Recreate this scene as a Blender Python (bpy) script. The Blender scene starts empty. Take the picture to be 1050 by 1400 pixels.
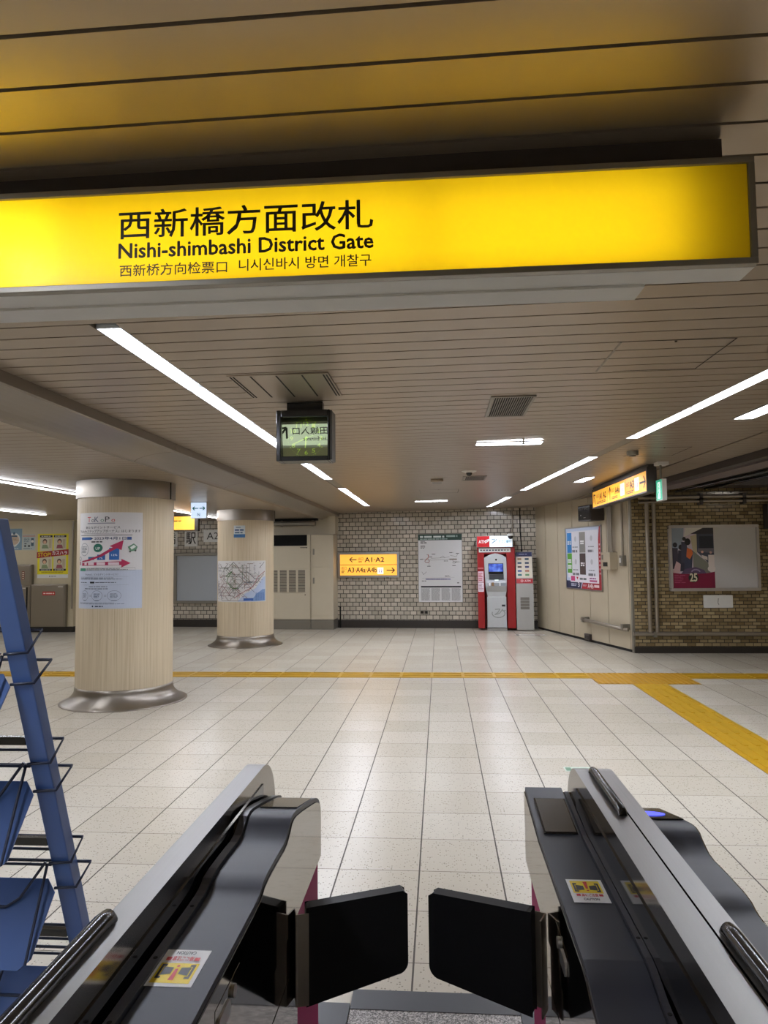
import bpy, bmesh, math, random
from mathutils import Matrix, Vector
random.seed(7)
SC = bpy.context.scene
COL = SC.collection
PI = math.pi

# ------------------------------------------------------------------ camera, world, exposure
H0 = 1.555
right = Vector((0.99693276, 0.0776493, -0.00978044))
up = Vector((0.014543, -0.06100767, 0.99803134))
fwd = Vector((-0.07689975, 0.99511238, 0.0619498))
cam = bpy.data.cameras.new('camera')
cam.sensor_fit = 'VERTICAL'; cam.sensor_height = 36.0; cam.lens = 36.0 * 974.15 / 1400.0
cam.clip_start = 0.02; cam.clip_end = 200
co = bpy.data.objects.new('camera', cam); COL.objects.link(co)
co.matrix_world = Matrix(((right.x, up.x, -fwd.x, 0), (right.y, up.y, -fwd.y, 0), (right.z, up.z, -fwd.z, H0), (0, 0, 0, 1)))
SC.camera = co
wd = bpy.data.worlds.new('world'); SC.world = wd; wd.use_nodes = True
wd.node_tree.nodes['Background'].inputs[0].default_value = (0.02, 0.02, 0.02, 1)
wd.node_tree.nodes['Background'].inputs[1].default_value = 0.3
vs = SC.view_settings
vs.view_transform = 'Standard'; vs.look = 'None'; vs.exposure = 0.0; vs.gamma = 1.0; vs.use_curve_mapping = False
SC.cycles.use_denoising = True
SC.cycles.max_bounces = 10; SC.cycles.diffuse_bounces = 6; SC.cycles.glossy_bounces = 6; SC.cycles.transparent_max_bounces = 12
SC.cycles.sample_clamp_indirect = 3.0; SC.cycles.sample_clamp_direct = 15.0
SC.cycles.caustics_reflective = False; SC.cycles.caustics_refractive = False
TUBE = 140.0            # strength of every fluorescent tube

# ------------------------------------------------------------------ materials
def lin(h):
    h = h.lstrip('#'); o = []
    for i in (0, 2, 4):
        c = int(h[i:i+2], 16) / 255.0
        o.append(c / 12.92 if c <= 0.04045 else ((c + 0.055) / 1.055) ** 2.4)
    return (o[0], o[1], o[2], 1.0)
class NT:
    def __init__(s, name):
        s.mat = bpy.data.materials.new(name); s.mat.use_nodes = True; s.t = s.mat.node_tree
        s.b = s.t.nodes['Principled BSDF']; s.out = s.t.nodes['Material Output']
    def n(s, typ, **kw):
        nd = s.t.nodes.new(typ)
        for k, v in kw.items(): setattr(nd, k, v)
        return nd
    def l(s, a, b): s.t.links.new(a, b)
    def math(s, op, a, b=None, c=None):
        nd = s.n('ShaderNodeMath', operation=op)
        for i, x in enumerate((a, b, c)):
            if x is None: continue
            if isinstance(x, (int, float)): nd.inputs[i].default_value = x
            else: s.l(x, nd.inputs[i])
        return nd.outputs[0]
    def mix(s, f, a, b):
        nd = s.n('ShaderNodeMix', data_type='RGBA')
        for i, x in ((0, f), (6, a), (7, b)):
            if isinstance(x, (int, float)): nd.inputs[i].default_value = x
            elif isinstance(x, tuple): nd.inputs[i].default_value = x
            else: s.l(x, nd.inputs[i])
        return nd.outputs[2]
    def noise(s, vec, scale, detail=2.0):
        nd = s.n('ShaderNodeTexNoise'); nd.inputs['Scale'].default_value = scale; nd.inputs['Detail'].default_value = detail
        if vec is not None: s.l(vec, nd.inputs['Vector'])
        return nd.outputs['Fac']
    def obj(s, scale=None, rot=None):
        c = s.n('ShaderNodeTexCoord').outputs['Object']
        if scale or rot:
            m = s.n('ShaderNodeMapping'); s.l(c, m.inputs[0])
            if scale: m.inputs['Scale'].default_value = scale
            if rot: m.inputs['Rotation'].default_value = rot
            return m.outputs[0]
        return c
    def ramp(s, f, stops):
        nd = s.n('ShaderNodeValToRGB'); s.l(f, nd.inputs[0]); e = nd.color_ramp.elements
        while len(e) < len(stops): e.new(0.5)
        for i, (p, c) in enumerate(stops): e[i].position = p; e[i].color = c
        return nd.outputs[0]
_pm = {}
def pm(name, col, rough=0.5, metal=0.0, spec=0.5, vary=0.06, scale=14.0, emit=0.0, coat=0.0):
    """painted / plain material: a principled shader with a little noise in its colour and roughness"""
    if name in _pm: return _pm[name]
    k = NT(name); c = lin(col)
    f = k.noise(k.obj(), scale, 3.0)
    lo = tuple(x * (1 - vary) for x in c[:3]) + (1,); hi = tuple(min(1, x * (1 + vary)) for x in c[:3]) + (1,)
    k.l(k.mix(f, lo, hi), k.b.inputs['Base Color'])
    k.b.inputs['Roughness'].default_value = rough; k.b.inputs['Metallic'].default_value = metal
    k.b.inputs['Specular IOR Level'].default_value = spec; k.b.inputs['Coat Weight'].default_value = coat
    if emit:
        k.b.inputs['Emission Color'].default_value = c; k.b.inputs['Emission Strength'].default_value = emit
    _pm[name] = k.mat
    return k.mat
def brushed(name, col, rough, scale=(3, 220, 220), amp=0.10):
    k = NT(name); f = k.noise(k.obj(scale), 1.0, 3.0)
    k.b.inputs['Base Color'].default_value = lin(col); k.b.inputs['Metallic'].default_value = 1.0
    k.l(k.math('MULTIPLY_ADD', f, amp, rough - amp / 2), k.b.inputs['Roughness'])
    return k.mat
def glow(name, col, strength):
    if name in _pm: return _pm[name]
    k = NT(name)
    k.b.inputs['Base Color'].default_value = lin(col); k.b.inputs['Roughness'].default_value = 0.35
    k.b.inputs['Emission Color'].default_value = lin(col); k.b.inputs['Emission Strength'].default_value = strength
    _pm[name] = k.mat
    return k.mat
def ink(h, emit=0.0):
    if not isinstance(h, str): return h
    return pm('print_ink_' + h.lstrip('#') + ('_lit%g' % emit if emit else ''), h, 0.45, vary=0.02, emit=emit)
def brick(name, c1, c2, mortar, bw, bh, mw, rough, bumpd=0.6, off=0.5, spec=0.5, dirt=None, cshift=0.0):
    k = NT(name); c = k.obj()
    sx = k.n('ShaderNodeSeparateXYZ'); k.l(c, sx.inputs[0])
    cx = k.n('ShaderNodeCombineXYZ'); k.l(sx.outputs[0], cx.inputs[0]); k.l(sx.outputs[2], cx.inputs[1])
    bt = k.n('ShaderNodeTexBrick', offset=off); k.l(cx.outputs[0], bt.inputs['Vector'])
    for nm, v in (('Scale', 1.0), ('Brick Width', bw), ('Row Height', bh), ('Mortar Size', mw), ('Mortar Smooth', 0.15), ('Bias', cshift)):
        bt.inputs[nm].default_value = v
    bt.inputs['Color1'].default_value = lin(c1); bt.inputs['Color2'].default_value = lin(c2); bt.inputs['Mortar'].default_value = lin(mortar)
    f = k.noise(c, 2.2, 4.0)
    d = k.mix(k.math('MULTIPLY', f, 0.5), bt.outputs['Color'], tuple(x * 0.6 for x in lin(c2)[:3]) + (1,))
    k.l(d, k.b.inputs['Base Color'])
    k.l(k.math('MULTIPLY_ADD', bt.outputs['Fac'], 0.5, rough), k.b.inputs['Roughness'])
    k.b.inputs['Specular IOR Level'].default_value = spec
    wob = k.noise(c, 9.0, 1.0)
    h = k.math('MULTIPLY_ADD', bt.outputs['Fac'], -1.0, k.math('MULTIPLY', wob, 0.6))
    bp = k.n('ShaderNodeBump'); bp.inputs['Strength'].default_value = bumpd; bp.inputs['Distance'].default_value = 0.004
    k.l(h, bp.inputs['Height']); k.l(bp.outputs[0], k.b.inputs['Normal'])
    return k.mat

M_ceil = pm('ceiling_slat_paint', '#A09280', 0.33, 0.45, 0.8, 0.03, 6.0)
M_dark = pm('black_gap', '#120F0C', 0.9)
M_trough = pm('white_reflector', '#F2F4F6', 0.35, vary=0.01)
M_tube = glow('fluorescent_tube', '#EFF3FF', TUBE)
M_cream = pm('cream_panel', '#CFC2A2', 0.45, vary=0.05, scale=3.0)
M_beige = pm('beige_panel', '#B9AD95', 0.42, vary=0.10, scale=2.2)
M_cab = pm('cabinet_enamel', '#C9BFA8', 0.4, vary=0.04, scale=3.0)
M_steel = brushed('brushed_steel', '#B9B3A8', 0.36)
M_steelv = brushed('brushed_steel_upright', '#9A938A', 0.36, (220, 220, 3))
M_rail = brushed('rail_steel', '#8A8886', 0.36, (260, 4, 260), 0.10)
M_mirror = pm('polished_steel', '#A09A91', 0.06, 1.0, vary=0.02)
M_rside = pm('rail_side_steel', '#857F77', 0.14, 1.0, vary=0.02)
M_alu = pm('aluminium_frame', '#A8A7A4', 0.38, 1.0, vary=0.05)
M_alum = pm('grey_aluminium', '#8B867C', 0.4, 0.6, vary=0.05)
M_black = pm('black_plastic', '#0B0B0D', 0.16, spec=0.6)
M_pad = pm('black_padding', '#08080A', 0.5, spec=0.25)
M_deck = pm('charcoal_plastic', '#33353D', 0.46, spec=0.3, vary=0.04, scale=40)
M_mag = pm('magenta_panel', '#8E1650', 0.6, spec=0.12)
M_smoke = pm('smoked_acrylic', '#050507', 0.08, spec=0.8)
M_white = pm('white_paint', '#E6E6E2', 0.45)
M_baseb = pm('black_skirting', '#2A2520', 0.35)
M_blue = pm('blue_enamel', '#45639C', 0.38, vary=0.08, scale=9)
M_wire = pm('dark_blue_wire', '#1E2942', 0.35)
M_red = pm('red_enamel', '#930E12', 0.35)
M_pipe = pm('galvanised_pipe', '#9A9184', 0.34, 0.7, vary=0.12, scale=8)
M_duct = pm('dark_duct', '#3A3330', 0.5, vary=0.1)
M_blackm = pm('matt_black', '#060606', 0.75, spec=0.2)
M_glow_w = glow('lit_white_sign', '#F3F5EC', 0.9)
M_amber = glow('lit_amber_sign', '#F8B43C', 0.82)
M_txt = pm('sign_black', '#14120C', 0.5)

def floor_mat():
    k = NT('terrazzo_tiles'); c = k.obj()
    sx = k.n('ShaderNodeSeparateXYZ'); k.l(c, sx.inputs[0])
    def grout(o, w):
        f = k.math('FRACT', k.math('DIVIDE', o, 0.4))
        return k.math('LESS_THAN', k.math('MINIMUM', f, k.math('SUBTRACT', 1.0, f)), w)
    gx = grout(k.math('ADD', sx.outputs[0], 0.1219 + 8), 0.0092); gy = grout(k.math('ADD', sx.outputs[1], 8 - 2.828 + 0.0), 0.0062)
    # one tone per tile
    ix = k.math('FLOOR', k.math('DIVIDE', k.math('ADD', sx.outputs[0], 8.1219), 0.4)); iy = k.math('FLOOR', k.math('DIVIDE', k.math('ADD', sx.outputs[1], 5.172), 0.4))
    cb = k.n('ShaderNodeCombineXYZ'); k.l(ix, cb.inputs[0]); k.l(iy, cb.inputs[1])
    wn = k.n('ShaderNodeTexWhiteNoise', noise_dimensions='2D'); k.l(cb.outputs[0], wn.inputs['Vector'])
    tone = k.mix(wn.outputs['Value'], lin('#D2C9B7'), lin('#DCD4C4'))
    vo = k.n('ShaderNodeTexVoronoi'); vo.inputs['Scale'].default_value = 95; k.l(c, vo.inputs['Vector'])
    sv = k.n('ShaderNodeSeparateXYZ'); k.l(vo.outputs['Color'], sv.inputs[0])
    sp = k.math('MULTIPLY', k.math('LESS_THAN', vo.outputs['Distance'], 0.36), k.math('LESS_THAN', sv.outputs[0], 0.22))
    s1 = k.mix(k.math('MULTIPLY', sp, 0.6), tone, lin('#6E6555'))
    vo2 = k.n('ShaderNodeTexVoronoi'); vo2.inputs['Scale'].default_value = 160; k.l(c, vo2.inputs['Vector'])
    s2 = k.mix(k.math('MULTIPLY', k.math('LESS_THAN', vo2.outputs['Distance'], 0.2), 0.2), s1, lin('#8D8474'))
    blot = k.mix(k.math('MULTIPLY', k.noise(c, 0.7, 4.0), 0.08), s2, lin('#9A9180'))
    a = k.mix(gy, blot, lin('#6C6253')); a = k.mix(gx, a, lin('#453C30'))
    k.l(a, k.b.inputs['Base Color'])
    g = k.math('MAXIMUM', gx, gy)
    rr = k.math('MULTIPLY_ADD', k.noise(c, 3.0, 2.0), 0.05, 0.21)
    k.l(k.math('MULTIPLY_ADD', g, 0.4, rr), k.b.inputs['Roughness'])
    k.b.inputs['Specular IOR Level'].default_value = 0.5
    bp = k.n('ShaderNodeBump'); bp.inputs['Strength'].default_value = 0.35; bp.inputs['Distance'].default_value = 0.002
    k.l(k.math('MULTIPLY_ADD', g, -1.0, k.math('MULTIPLY', k.noise(c, 3.0, 2.0), 0.5)), bp.inputs['Height']); k.l(bp.outputs[0], k.b.inputs['Normal'])
    return k.mat
M_floor = floor_mat()
def granite_mat():
    k = NT('grey_granite'); c = k.obj()
    f = k.noise(c, 210, 3.0); v = k.n('ShaderNodeTexVoronoi'); v.inputs['Scale'].default_value = 170; k.l(c, v.inputs['Vector'])
    a = k.ramp(k.math('ADD', k.math('MULTIPLY', f, 0.7), k.math('MULTIPLY', v.outputs['Color'], 0.3)), [(0.34, lin('#4A4744')), (0.5, lin('#8F8A85')), (0.64, lin('#D0CAC4'))])
    k.l(a, k.b.inputs['Base Color']); k.b.inputs['Roughness'].default_value = 0.4
    return k.mat
M_granite = granite_mat()
def wood_mat():
    k = NT('ash_veneer'); c = k.obj()
    # grain runs up the round pillar: angle around the axis times height
    sx = k.n('ShaderNodeSeparateXYZ'); k.l(c, sx.inputs[0])
    ang = k.math('ARCTAN2', sx.outputs[1], sx.outputs[0])
    cb = k.n('ShaderNodeCombineXYZ'); k.l(k.math('MULTIPLY', ang, 26.0), cb.inputs[0]); k.l(k.math('MULTIPLY', sx.outputs[2], 0.55), cb.inputs[1])
    f1 = k.noise(cb.outputs[0], 1.6, 5.0)
    cb2 = k.n('ShaderNodeCombineXYZ'); k.l(k.math('MULTIPLY', ang, 90.0), cb2.inputs[0]); k.l(k.math('MULTIPLY', sx.outputs[2], 1.2), cb2.inputs[1])
    f2 = k.noise(cb2.outputs[0], 2.0, 3.0)
    f = k.math('ADD', k.math('MULTIPLY', f1, 0.65), k.math('MULTIPLY', f2, 0.35))
    k.l(k.ramp(f, [(0.3, lin('#B7A486')), (0.5, lin('#CFBFA2')), (0.7, lin('#DCCEB5'))]), k.b.inputs['Base Color'])
    k.b.inputs['Roughness'].default_value = 0.42
    return k.mat
M_wood = wood_mat()
M_tact = pm('tactile_yellow', '#C2981E', 0.42, vary=0.12, scale=7)
M_tact2 = pm('tactile_ochre', '#B98A24', 0.45, vary=0.12, scale=7)
M_bw = brick('white_glazed_brick', '#DBD1C0', '#B9B0A0', '#1A1713', 0.1405, 0.0925, 0.0082, 0.14, 0.7)
M_bb = brick('olive_glazed_brick', '#BCA980', '#715E3D', '#16120C', 0.1240, 0.0537, 0.0054, 0.16, 0.9, cshift=-0.1)
def sheet_mat(name, col, gloss=0.03):
    """back-lit coloured acrylic: light from the tubes behind comes through"""
    k = NT(name)
    tr = k.n('ShaderNodeBsdfTranslucent'); tr.inputs[0].default_value = lin(col)
    di = k.n('ShaderNodeBsdfDiffuse'); di.inputs[0].default_value = lin(col)
    gl = k.n('ShaderNodeBsdfGlossy'); gl.inputs['Roughness'].default_value = 0.25
    m1 = k.n('ShaderNodeMixShader'); m1.inputs[0].default_value = 0.35; k.l(tr.outputs[0], m1.inputs[1]); k.l(di.outputs[0], m1.inputs[2])
    m2 = k.n('ShaderNodeMixShader'); m2.inputs[0].default_value = gloss; k.l(m1.outputs[0], m2.inputs[1]); k.l(gl.outputs[0], m2.inputs[2])
    k.l(m2.outputs[0], k.out.inputs[0])
    return k.mat
M_yel = sheet_mat('yellow_acrylic', '#F7D31A')
def glass_mat():
    k = NT('clock_glass')
    tr = k.n('ShaderNodeBsdfTransparent'); tr.inputs[0].default_value = (0.8, 0.95, 0.8, 1)
    gl = k.n('ShaderNodeBsdfGlossy'); gl.inputs['Roughness'].default_value = 0.01; gl.inputs[0].default_value = (0.72, 0.85, 0.62, 1)
    m = k.n('ShaderNodeMixShader'); m.inputs[0].default_value = 0.54; k.l(tr.outputs[0], m.inputs[1]); k.l(gl.outputs[0], m.inputs[2]); k.l(m.outputs[0], k.out.inputs[0])
    return k.mat
M_glass = glass_mat()

# ------------------------------------------------------------------ building helpers
W = {}                                  # world matrix of every root
def props(o, label=None, cat=None, group=None, kind=None):
    if label: o['label'] = label
    if cat: o['category'] = cat
    if group: o['group'] = group
    if kind: o['kind'] = kind
    return o
def frame(o, ud):
    """matrix of a wall: x along ud, y into the wall, z up"""
    ud = Vector(ud).normalized(); n = Vector((-ud.y, ud.x, 0))
    return Matrix(((ud.x, n.x, 0, o[0]), (ud.y, n.y, 0, o[1]), (0, 0, 1, o[2]), (0, 0, 0, 1)))
def T(x, y, z=0.0): return Matrix.Translation((x, y, z))
def thing(name, label, cat, M, group=None, kind=None):
    o = bpy.data.objects.new(name, None); COL.objects.link(o)
    o.empty_display_size = 0.1; o.matrix_world = M; W[o] = M.copy()
    return props(o, label, cat, group, kind)
class MB:
    """collects polygons; world=True means the coordinates given are world ones"""
    def __init__(s, mat=None, world=False):
        s.v = []; s.f = []; s.mi = []; s.sm = []; s.mats = []; s.mat = mat; s.world = world
    def mid(s, m):
        m = m or s.mat
        if m not in s.mats: s.mats.append(m)
        return s.mats.index(m)
    def add(s, verts, faces, mat=None, smooth=False):
        b = len(s.v); i = s.mid(mat); s.v += [tuple(v) for v in verts]
        for f in faces: s.f.append([b + k for k in f]); s.mi.append(i); s.sm.append(smooth)
        return s
    def quad(s, a, b, c, d, mat=None): return s.add([a, b, c, d], [(0, 1, 2, 3)], mat)
    def box(s, x0, y0, z0, x1, y1, z1, mat=None):
        v = [(x, y, z) for z in (z0, z1) for y in (y0, y1) for x in (x0, x1)]
        return s.add(v, [(0, 2, 3, 1), (4, 5, 7, 6), (0, 1, 5, 4), (2, 6, 7, 3), (0, 4, 6, 2), (1, 3, 7, 5)], mat)
    def hexa(s, v, mat=None):           # eight corners in box order
        return s.add(v, [(0, 2, 3, 1), (4, 5, 7, 6), (0, 1, 5, 4), (2, 6, 7, 3), (0, 4, 6, 2), (1, 3, 7, 5)], mat)
    def rbox(s, x0, y0, z0, x1, y1, z1, r, axis='y', mat=None, n=5):
        """box with corners rounded in the plane across the axis"""
        if axis == 'y': a0, b0, a1, b1 = x0, z0, x1, z1
        elif axis == 'x': a0, b0, a1, b1 = y0, z0, y1, z1
        else: a0, b0, a1, b1 = x0, y0, x1, y1
        p = []
        for cx, cy, st in ((a1 - r, b1 - r, 0), (a0 + r, b1 - r, 90), (a0 + r, b0 + r, 180), (a1 - r, b0 + r, 270)):
            for k in range(n + 1):
                t = math.radians(st + 90 * k / n); p.append((cx + r * math.cos(t), cy + r * math.sin(t)))
        lo, hi = {'y': (y0, y1), 'x': (x0, x1), 'z': (z0, z1)}[axis]
        return s.prism(p, axis, lo, hi, mat)
    def prism(s, poly, axis, lo, hi, mat=None, smooth=False):
        def P(a, b, c): return {'y': (a, c, b), 'x': (c, a, b), 'z': (a, b, c)}[axis]
        n = len(poly); v = [P(a, b, lo) for a, b in poly] + [P(a, b, hi) for a, b in poly]
        s.add(v, [tuple(range(n))[::-1], tuple(range(n, 2 * n))], mat)
        return s.add(v, [(i, (i + 1) % n, n + (i + 1) % n, n + i) for i in range(n)], mat, smooth)
    def tube(s, pts, r, mat=None, n=10, caps=True):
        pts = [Vector(p) for p in pts]; rings = []
        for i, p in enumerate(pts):
            d = (pts[min(i + 1, len(pts) - 1)] - pts[max(i - 1, 0)]).normalized()
            a = d.cross(Vector((0, 0, 1)))
            if a.length < 1e-3: a = d.cross(Vector((0, 1, 0)))
            a.normalize(); b = d.cross(a)
            rings.append([p + r * (math.cos(2 * PI * k / n) * a + math.sin(2 * PI * k / n) * b) for k in range(n)])
        v = [q for ring in rings for q in ring]; f = []
        for i in range(len(pts) - 1):
            for k in range(n): f.append((i * n + k, i * n + (k + 1) % n, (i + 1) * n + (k + 1) % n, (i + 1) * n + k))
        s.add(v, f, mat, True)
        if caps: s.add(rings[0], [tuple(range(n))[::-1]], mat); s.add(rings[-1], [tuple(range(n))], mat)
        return s
    def lathe(s, prof, cx, cy, mat=None, n=72, smooth=True):
        v = [(cx + r * math.cos(2 * PI * k / n), cy + r * math.sin(2 * PI * k / n), z) for r, z in prof for k in range(n)]
        f = [(i * n + k, i * n + (k + 1) % n, (i + 1) * n + (k + 1) % n, (i + 1) * n + k) for i in range(len(prof) - 1) for k in range(n)]
        s.add(v, f, mat, smooth)
        for i, e in ((0, True), (len(prof) - 1, False)):
            if prof[i][0] > 1e-4:
                ring = list(range(i * n, i * n + n)); s.add([v[j] for j in ring], [tuple(range(n))[::-1] if e else tuple(range(n))], mat)
        return s
    def build(s, name, parent=None, M=None, bevel=0.0):
        me = bpy.data.meshes.new(name)
        v = s.v
        base = None
        if parent is not None: base = W[parent]
        elif M is not None: base = M
        if s.world and base is not None:
            inv = base.inverted(); v = [tuple(inv @ Vector(p)) for p in v]
        me.from_pydata(v, [], s.f)
        for m in s.mats: me.materials.append(m)
        me.polygons.foreach_set('material_index', s.mi); me.polygons.foreach_set('use_smooth', s.sm)
        me.update()
        o = bpy.data.objects.new(name, me); COL.objects.link(o)
        if parent is not None: o.parent = parent; W[o] = W[parent]
        elif M is not None: o.matrix_world = M; W[o] = M.copy()
        else: W[o] = Matrix.Identity(4)
        if bevel:
            b = o.modifiers.new('bevel', 'BEVEL'); b.width = bevel; b.segments = 2; b.limit_method = 'ANGLE'; b.angle_limit = math.radians(50)
        return o
def struct(o, label=None): o['kind'] = 'structure'; return props(o, label)
_tx = {}
def text_mesh(body):
    if body in _tx: return _tx[body]
    cu = bpy.data.curves.new('lettering', 'FONT'); cu.body = body; cu.resolution_u = 2
    ob = bpy.data.objects.new('lettering', cu); COL.objects.link(ob)
    dg = bpy.context.evaluated_depsgraph_get()
    me = bpy.data.meshes.new_from_object(ob.evaluated_get(dg))
    v = [(p.co.x, p.co.y) for p in me.vertices]; f = [tuple(p.vertices) for p in me.polygons]
    bpy.data.objects.remove(ob); bpy.data.curves.remove(cu); bpy.data.meshes.remove(me)
    _tx[body] = (v, f)
    return v, f
class Print(MB):
    """flat artwork on a sheet: u to the reader's right, v up, later layers lie on top (towards -y); warp bends it"""
    def __init__(s, eps=0.0008, d0=0.0, warp=None, emit=0.0, seg=0.03):
        MB.__init__(s); s.eps = eps; s.k = 0; s.c = 0; s.d0 = d0; s.warp = warp; s.emit = emit; s.seg = seg
    def put(s, pts, faces, col):
        s.c = (s.c + 1) % 23               # every stroke a hair above the last, so none lie in one plane
        y = -(s.d0 + s.eps * s.k + s.c * 1.6e-5)
        v = [(u, y, w) for u, w in pts]
        if s.warp: v = [s.warp(*p) for p in v]
        s.add(v, faces, ink(col, s.emit))
    def up(s): s.k += 1; return s
    def rect(s, u0, v0, u1, v1, col):
        n = max(1, int(abs(u1 - u0) / s.seg)) if s.warp else 1
        pts = [(u0 + (u1 - u0) * i / n, w) for i in range(n + 1) for w in (v0, v1)]
        s.put(pts, [(2 * i, 2 * i + 2, 2 * i + 3, 2 * i + 1) for i in range(n)], col); return s
    def poly(s, pts, col):
        if not s.warp: s.put(pts, [tuple(range(len(pts)))], col); return s
        # a bent sheet needs short facets: cut the outline into strips across u
        bm = bmesh.new(); bm.faces.new([bm.verts.new((u, v, 0)) for u, v in pts])
        lo, hi = min(u for u, v in pts), max(u for u, v in pts); n = max(1, int((hi - lo) / s.seg))
        for i in range(1, n):
            g = bm.verts[:] + bm.edges[:] + bm.faces[:]
            bmesh.ops.bisect_plane(bm, geom=g, plane_co=(lo + (hi - lo) * i / n, 0, 0), plane_no=(1, 0, 0))
        bm.verts.index_update()
        s.put([(v.co.x, v.co.y) for v in bm.verts], [tuple(v.index for v in f.verts) for f in bm.faces], col); bm.free(); return s
    def line(s, pts, w, col):
        q = []; f = []
        for (a, b), (c, d) in zip(pts, pts[1:]):
            L = math.hypot(c - a, d - b) or 1; nx, ny = -(d - b) / L * w / 2, (c - a) / L * w / 2
            n = max(1, int(L / s.seg)) if s.warp else 1
            for i in range(n):
                t0, t1 = i / n, (i + 1) / n; k = len(q)
                a0, b0, a1, b1 = a + (c - a) * t0, b + (d - b) * t0, a + (c - a) * t1, b + (d - b) * t1
                q += [(a0 - nx, b0 - ny), (a1 - nx, b1 - ny), (a1 + nx, b1 + ny), (a0 + nx, b0 + ny)]; f.append((k, k + 1, k + 2, k + 3))
        s.put(q, f, col); return s
    def disc(s, u, v, r, col, ry=None, n=28):
        ry = ry or r
        return s.poly([(u + r * math.cos(2 * PI * i / n), v + ry * math.sin(2 * PI * i / n)) for i in range(n)], col)
    def ring(s, u, v, r, w, col, ry=None, n=32, a0=0, a1=360):
        ry = ry or r; st = [math.radians(a0 + (a1 - a0) * i / n) for i in range(n + 1)]
        return s.line([(u + r * math.cos(t), v + ry * math.sin(t)) for t in st], w, col)
    def text(s, body, u0, v0, u1, v1, col, bold=0.0, turn=0):
        """fits the text's bounding box; turn = 180 puts it upside down"""
        v, f = text_mesh(body)
        xs = [p[0] for p in v]; ys = [p[1] for p in v]; a, b, c, d = min(xs), min(ys), max(xs), max(ys)
        q = [((x - a) / (c - a), (y - b) / (d - b)) for x, y in v]
        if turn == 180: q = [(1 - x, 1 - y) for x, y in q]
        e = bold * (v1 - v0)                      # heavier strokes: the outline stamped in a small ring
        u0, v0, u1, v1 = u0 + e, v0 + e, u1 - e, v1 - e
        for j in range(9 if bold else 1):
            dx, dy = (0, 0) if j == 8 or not bold else (e * math.cos(PI * j / 4), e * math.sin(PI * j / 4))
            s.put([(u0 + dx + x * (u1 - u0), v0 + dy + y * (v1 - v0)) for x, y in q], f, col)
        return s
    def lines(s, u0, v0, u1, v1, n, col, fill=0.55, ragged=0.25, dash=True):
        """fine print too small to read: n rows of short strokes"""
        h = (v1 - v0) / n
        for i in range(n):
            y0 = v1 - h * (i + 1) + h * (1 - fill) / 2; x = u0; e = u1 - (u1 - u0) * random.random() * ragged
            while x < e - 1e-6:
                L = (random.uniform(1.2, 5.0) * h if dash else e - x); s.rect(x, y0, min(x + L, e), y0 + h * fill, col); x += L + h * 0.5
        return s
    def arrow(s, u0, v0, u1, v1, w, col, head=0.5):
        """line arrow with an open head"""
        L = math.hypot(u1 - u0, v1 - v0); dx, dy = (u1 - u0) / L, (v1 - v0) / L; h = L * head
        s.line([(u0, v0), (u1, v1)], w, col)
        for sg in (1, -1):
            cx, cy = -dx * .72 - sg * dy * .7, -dy * .72 + sg * dx * .7
            s.line([(u1 + dx * w * .4, v1 + dy * w * .4), (u1 + cx * h, v1 + cy * h)], w, col)
        return s

# ------------------------------------------------------------------ setting
def cz(x): return 2.54 + 0.0103 * x                       # the main ceiling falls slightly to one side
def edge1(y): return 2.63 + (8.64 - y) * 0.039            # where the main ceiling ends on the right
def edge2(y): return 3.02 + (9.87 - y) * 0.0665
def strip_r(y): return 1.855 - 0.0785 * (y - 4.15)        # centre line of the slanting light row
ZL = 2.40                                                  # lower ceiling over the pillars
FWM = frame((-2.332, 15.662, 0), (4.368, -0.321, 0)); FW_LEN = 4.38
PWM = frame((2.04, 15.34, 0), (0.99, -3.785, 0)); PW_LEN = 3.912
BWM = frame((3.03, 11.555, 0), (1, 0, 0))
LWM = frame((-9.0, 14.8, 0), (1, 0, 0))

b = MB(M_floor)
b.box(-12, -4.2, -0.06, 7.2, 16.6, 0.0)
struct(b.build('floor'))
b = MB(M_granite); b.box(-0.33, -4.2, -0.02, 0.25, 2.53, 0.004); struct(b.build('floor_granite'))
M_plate = pm('threshold_plate', '#3A3C41', 0.45)
b = MB(M_plate); b.box(-0.33, 2.53, -0.02, 0.25, 2.64, 0.006); struct(b.build('trim_1'))
b = MB(M_plate); b.box(-0.66, 0.2, -0.02, -0.331, 2.55, 0.012); b.build('trim_2')['kind'] = 'structure'
b = MB(M_plate); b.box(0.251, 0.2, -0.02, 0.70, 2.55, 0.012); b.build('trim_3')['kind'] = 'structure'

def slats(name, xa, xb, z, y0, y1, holes=(), pitch=0.1435, gap=0.011, start=1.218):
    """linear metal ceiling: one panel per pitch, turned-up edges, dark gap between"""
    mb = MB(M_ceil); n0 = math.floor((y0 - start) / pitch); y = start + n0 * pitch
    while y < y1:
        a, c = y + gap / 2, y + pitch - gap / 2
        if a > y0 - 1e-6 and c < y1 + pitch:
            cuts = []
            for hx0, hx1, hy0, hy1 in holes:
                m = (a + c) / 2
                if hy0 < m < hy1: cuts.append((hx0, hx1))
            segs = []; cur = xa
            for h0, h1 in sorted(cuts, key=lambda q: q[0](a)):
                segs.append((cur, h0)); cur = h1
            segs.append((cur, xb))
            for s0, s1 in segs:
                p = [(s0(a), a), (s1(a), a), (s1(c), c), (s0(c), c)]
                lo = [(x, yy, z(x)) for x, yy in p]; hi = [(x, yy, z(x) + 0.02) for x, yy in p]
                mb.add(lo + hi, [(0, 1, 2, 3), (0, 4, 5, 1), (1, 5, 6, 2), (2, 6, 7, 3), (3, 7, 4, 0)])
        y += pitch
    return struct(mb.build(name))
K = lambda v: (lambda y: v)
HW = 0.057
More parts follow.
